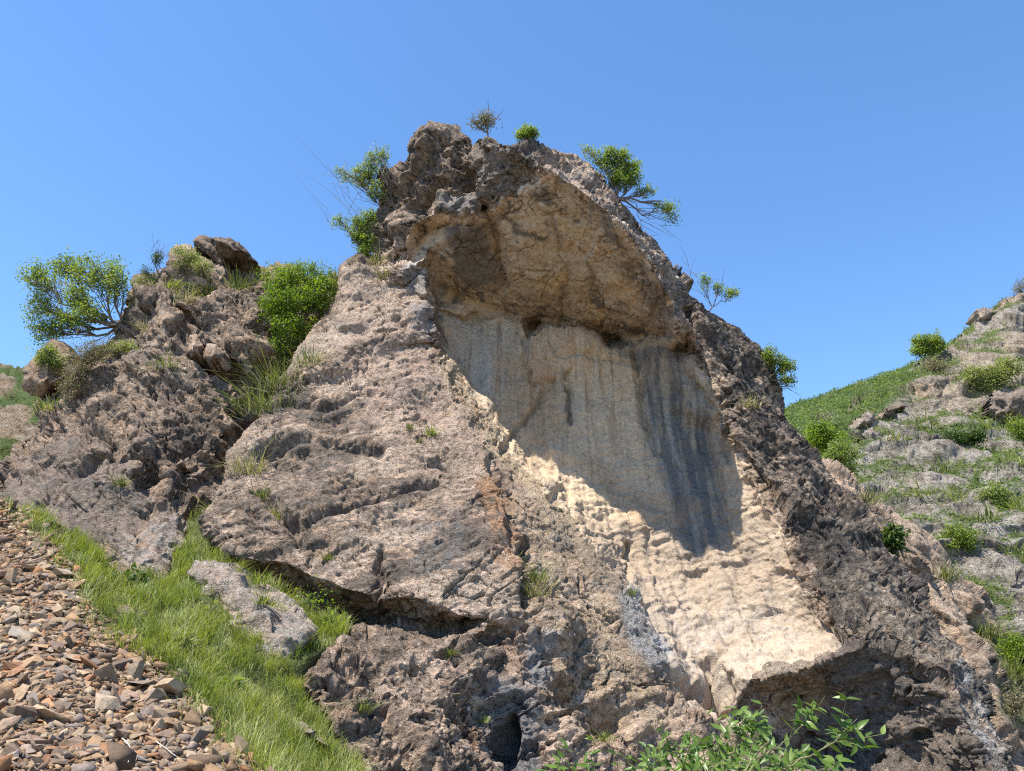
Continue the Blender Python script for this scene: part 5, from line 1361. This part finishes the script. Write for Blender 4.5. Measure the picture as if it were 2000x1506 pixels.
# broad-leaved herbs in the grass strip
def herb(px, py, r, label, spx, n, leaf, sz):
    p, nn = surf(r, px, py)
    m = p[1] / FPX; s = spx * m
    root = empty('herb', p)
    bag = Bag()
    for i in range(7):
        e = np.array([rng.normal() * .5, rng.normal() * .4, .5 + .5 * rng.random()]) * s
        bag.add(*tube(wander(np.zeros(3), e, 4, .05), np.linspace(.012, .005, 4), 4))
    c, f = bag.get(); mesh_obj('stem', c, f, M_BARK, root)
    cc = rng.normal(size=(n, 3)) * np.array([.5, .4, .3]) * s + np.array([0, 0, .5 * s])
    lc, lf = leaf_cloud(cc, .02, sz, .2)
    t4 = np.repeat(np.clip(.5 + .25 * rng.normal(size=n), 0, 1), 4)
    o = mesh_obj('foliage', lc, lf, LEAF[leaf], root, np.tile(t4[:, None], (1, 3))); o['kind'] = 'stuff'
    tag(root, label, 'herb', 'broad leaved herbs in the grass strip')
herb(262,1152,bank,'dark broad leaved herb near the top of the grass strip',34,70,'dark',.22)
herb(345,1275,bank,'pale grey green herb in the middle of the grass strip',26,50,'pale',.20)
herb(440,1350,bank,'bright leafy herb low in the grass strip',24,50,'fresh',.18)
herb(405,1195,bank,'pale herb beside the pale grey hump',22,45,'pale',.18)
herb(615,1200,bank,'bright flowering herb under the slab lip',40,110,'fresh',.13)
herb(650,1230,bank,'low herb at the right end of the grass under the slab',28,70,'mid',.14)

# dry white sticks on the scree
for pts, lb in [([(306,1470,10.6),(322,1484,10.3),(345,1502,10.0)], 'pale dry stick lying on the scree at the bottom'), ([(240,1462,10.9),(255,1488,10.5),(252,1510,10.2)], 'forked dry stalk standing beside the large grey slab')]:
    q = np.array([surf(scree, a, b)[0] + np.array([0, -.05, .12]) for a, b, c in pts])
    bag = Bag(); bag.add(*tube(wander(q[0], q[1], 4, .03), np.linspace(.007, .006, 4), 5)); bag.add(*tube(wander(q[1], q[2], 4, .03), np.linspace(.006, .004, 4), 5))
    bag.add(*tube(wander(q[1], q[1] + np.array([.12, -.05, .14]), 4, .03), np.linspace(.008, .004, 4), 4))
    c, f = bag.get(); o = mesh_obj('dry_stick', c - q[0], f, bark_material('bleached_wood', (.62,.56,.46))); o.location = q[0]
    tag(o, lb, 'stick')

# =================================================================== FOREGROUND SAPLING, leaf by leaf
fg = np.random.default_rng(12); 
YF = 4.2
M_FG = []
for k, (c1, c2) in enumerate([((.075,.14,.02), (.12,.2,.03)), ((.11,.18,.028), (.17,.25,.045)), ((.05,.10,.016), (.09,.15,.026))]):
    m, nt, b = nodes_of('sapling_leaf'); N = nt.nodes.new; L = nt.links.new
    oi = N('ShaderNodeObjectInfo'); mix = N('ShaderNodeMix'); mix.data_type = 'RGBA'; mix.inputs['A'].default_value = (*c1, 1); mix.inputs['B'].default_value = (*c2, 1)
    L(oi.outputs['Random'], mix.inputs['Factor']); L(mix.outputs['Result'], b.inputs['Base Color']); b.inputs['Roughness'].default_value = .42
    tr = N('ShaderNodeBsdfTranslucent'); tc = N('ShaderNodeMix'); tc.data_type = 'RGBA'; tc.blend_type = 'MULTIPLY'; tc.inputs['Factor'].default_value = 1
    L(mix.outputs['Result'], tc.inputs['A']); tc.inputs['B'].default_value = (1.4, 1.55, .5, 1); L(tc.outputs['Result'], tr.inputs['Color'])
    ms = N('ShaderNodeMixShader'); ms.inputs[0].default_value = .4; L(b.outputs[0], ms.inputs[1]); L(tr.outputs[0], ms.inputs[2]); L(ms.outputs[0], nt.nodes['Material Output'].inputs['Surface'])
    M_FG.append(m)
LEAFM = []
for k in range(5):
    n = 7; t = np.linspace(0, 1, n); w = .21 * np.sin(np.pi * t ** .75) ** .9 * (1 - .25 * t); w[0] = .012; w[-1] = .004
    bend = [.25, .45, .10, .35, -.1][k]; fold = [.35, .2, .5, .3, .15][k]
    z = -bend * t ** 2
    mid = np.stack([t, 0 * t + .04 * np.sin(5 * t + k), z], 1)
    lft = mid + np.stack([0 * t, w, fold * w], 1); rgt = mid + np.stack([0 * t, -w, fold * w], 1)
    v = np.concatenate([mid, lft, rgt]); f = []
    for i in range(n - 1): f += [(i, i + 1, n + i + 1, n + i), (i, 2 * n + i, 2 * n + i + 1, i + 1)]
    me = bpy.data.meshes.new('leaf'); me.from_pydata(v.tolist(), [], f); me.polygons.foreach_set('use_smooth', np.ones(len(f), bool))
    me.materials.append(M_FG[k % 3]); LEAFM.append(me)
def put_leaf(sap, base, p, d, s):
    d = d / np.linalg.norm(d); up = np.array([0, -.35, 1.0]) + fg.normal(size=3) * .45
    y = np.cross(up, d); y /= np.linalg.norm(y); z = np.cross(d, y)
    o = bpy.data.objects.new('leaf', LEAFM[fg.integers(5)])
    o.parent = sap
    o.matrix_local = Matrix([[d[i] * s, y[i] * s, z[i] * s, (p - base)[i]] for i in range(3)] + [[0, 0, 0, 1]])
    COL.objects.link(o)
M_STEM = bark_material('green_stem', (.17,.17,.07))
def sapling(label, root_px, shoots, total):
    base = P(*root_px); sap = empty('sapling', base)
    tag(sap, label, 'sapling', 'saplings in the foreground')
    wood = Bag(); per = total // len(shoots)
    for path, sz in shoots:
        pts = np.array([P(*q) for q in path])
        dense = np.concatenate([np.linspace(a, b, 5)[:-1] for a, b in zip(pts[:-1], pts[1:])] + [pts[-1:]])
        dense = dense + fg.normal(size=dense.shape) * .008
        wood.add(*tube(dense, np.linspace(.011, .002, len(dense)), 6))
        # side sprigs carry the leaves in pairs
        n = 0
        while n < per - 1:
            t = .42 + .58 * fg.random() ** .8
            k = t * (len(dense) - 1); a = int(min(k, len(dense) - 2)); p = dense[a] + (dense[a + 1] - dense[a]) * (k - a)
            tan = dense[a + 1] - dense[a]; tan /= np.linalg.norm(tan)
            sd = fg.normal(size=3); sd -= tan * (sd @ tan); sd /= np.linalg.norm(sd); sd[1] *= .6
            e = p + (tan * .7 + sd * .8 + np.array([0, 0, .05])) * (.05 + .13 * fg.random())
            sp = wander(p, e, 4, .06); wood.add(*tube(sp, np.linspace(.003, .0014, 4), 3))
            for m in range(fg.integers(4, 8)):
                if n >= per - 1: break
                q = sp[min(3, 1 + m // 2)]; ax = e - p; ax /= np.linalg.norm(ax)
                s2 = np.cross(ax, [0, -.6, .8]); s2 /= np.linalg.norm(s2)
                d = ax * .5 + s2 * (1 if m % 2 else -1) * .9 + np.array([0, 0, -.28]) + fg.normal(size=3) * .28
                put_leaf(sap, base, q, d, sz * (.95 + .6 * fg.random())); n += 1
        put_leaf(sap, base, dense[-1], dense[-1] - dense[-3], sz)
    c, f = wood.get(); mesh_obj('branch', c - base, f, M_STEM, sap)
sapling('leafy green sapling in the foreground, its long shoots pointing right over the ledge', (1330,2290,4.3), [
  ([(1330,2290,4.3),(1360,1620,4.3),(1420,1544,4.2),(1480,1479,4.1),(1530,1449,4.05),(1575,1419,4.0)], .047),
  ([(1360,1620,4.3),(1440,1554,4.1),(1530,1504,4.0),(1600,1469,3.95),(1660,1432,3.9)], .050),
  ([(1360,1620,4.3),(1460,1560,4.0),(1540,1554,3.9),(1600,1524,3.85),(1630,1514,3.8)], .047),
  ([(1360,1620,4.3),(1440,1524,4.4),(1500,1464,4.4),(1490,1424,4.4)], .042),
  ([(1360,1620,4.3),(1400,1544,4.0),(1450,1514,3.9),(1500,1494,3.9)], .043),
  ([(1360,1620,4.3),(1400,1554,4.3),(1420,1474,4.3),(1450,1429,4.3),(1455,1404,4.3)], .042)], 300)
sapling('bushy lower sapling in the foreground, left of the long shoots', (1230,2280,4.4), [
  ([(1230,2280,4.4),(1280,1640,4.4),(1310,1550,4.4),(1345,1494,4.4),(1345,1452,4.4)], .040),
  ([(1280,1640,4.4),(1340,1550,4.2),(1380,1504,4.2),(1390,1464,4.2)], .042),
  ([(1230,2280,4.4),(1210,1680,4.3),(1160,1580,4.2),(1110,1544,4.15),(1085,1514,4.1)], .045),
  ([(1210,1680,4.3),(1250,1580,4.2),(1260,1544,4.2),(1275,1506,4.2)], .042),
  ([(1280,1640,4.4),(1230,1560,4.5),(1190,1544,4.5),(1160,1519,4.5)], .040),
  ([(1280,1640,4.4),(1300,1560,4.1),(1330,1534,4.1),(1360,1504,4.1)], .043)], 300)
sapling('dense sapling in the foreground between the bushy one and the long shoots', (1380,2210,4.7), [
  ([(1380,2210,4.7),(1390,1650,4.7),(1350,1550,4.7),(1320,1500,4.7),(1310,1460,4.7)], .049),
  ([(1390,1650,4.7),(1400,1560,4.6),(1410,1510,4.6),(1400,1460,4.6)], .049),
  ([(1390,1650,4.7),(1440,1560,4.7),(1470,1510,4.7),(1480,1460,4.7)], .049),
  ([(1390,1650,4.7),(1480,1570,4.6),(1520,1520,4.6),(1540,1480,4.6)], .049),
  ([(1390,1650,4.7),(1370,1570,4.5),(1375,1530,4.5),(1360,1490,4.5)], .049)], 295)
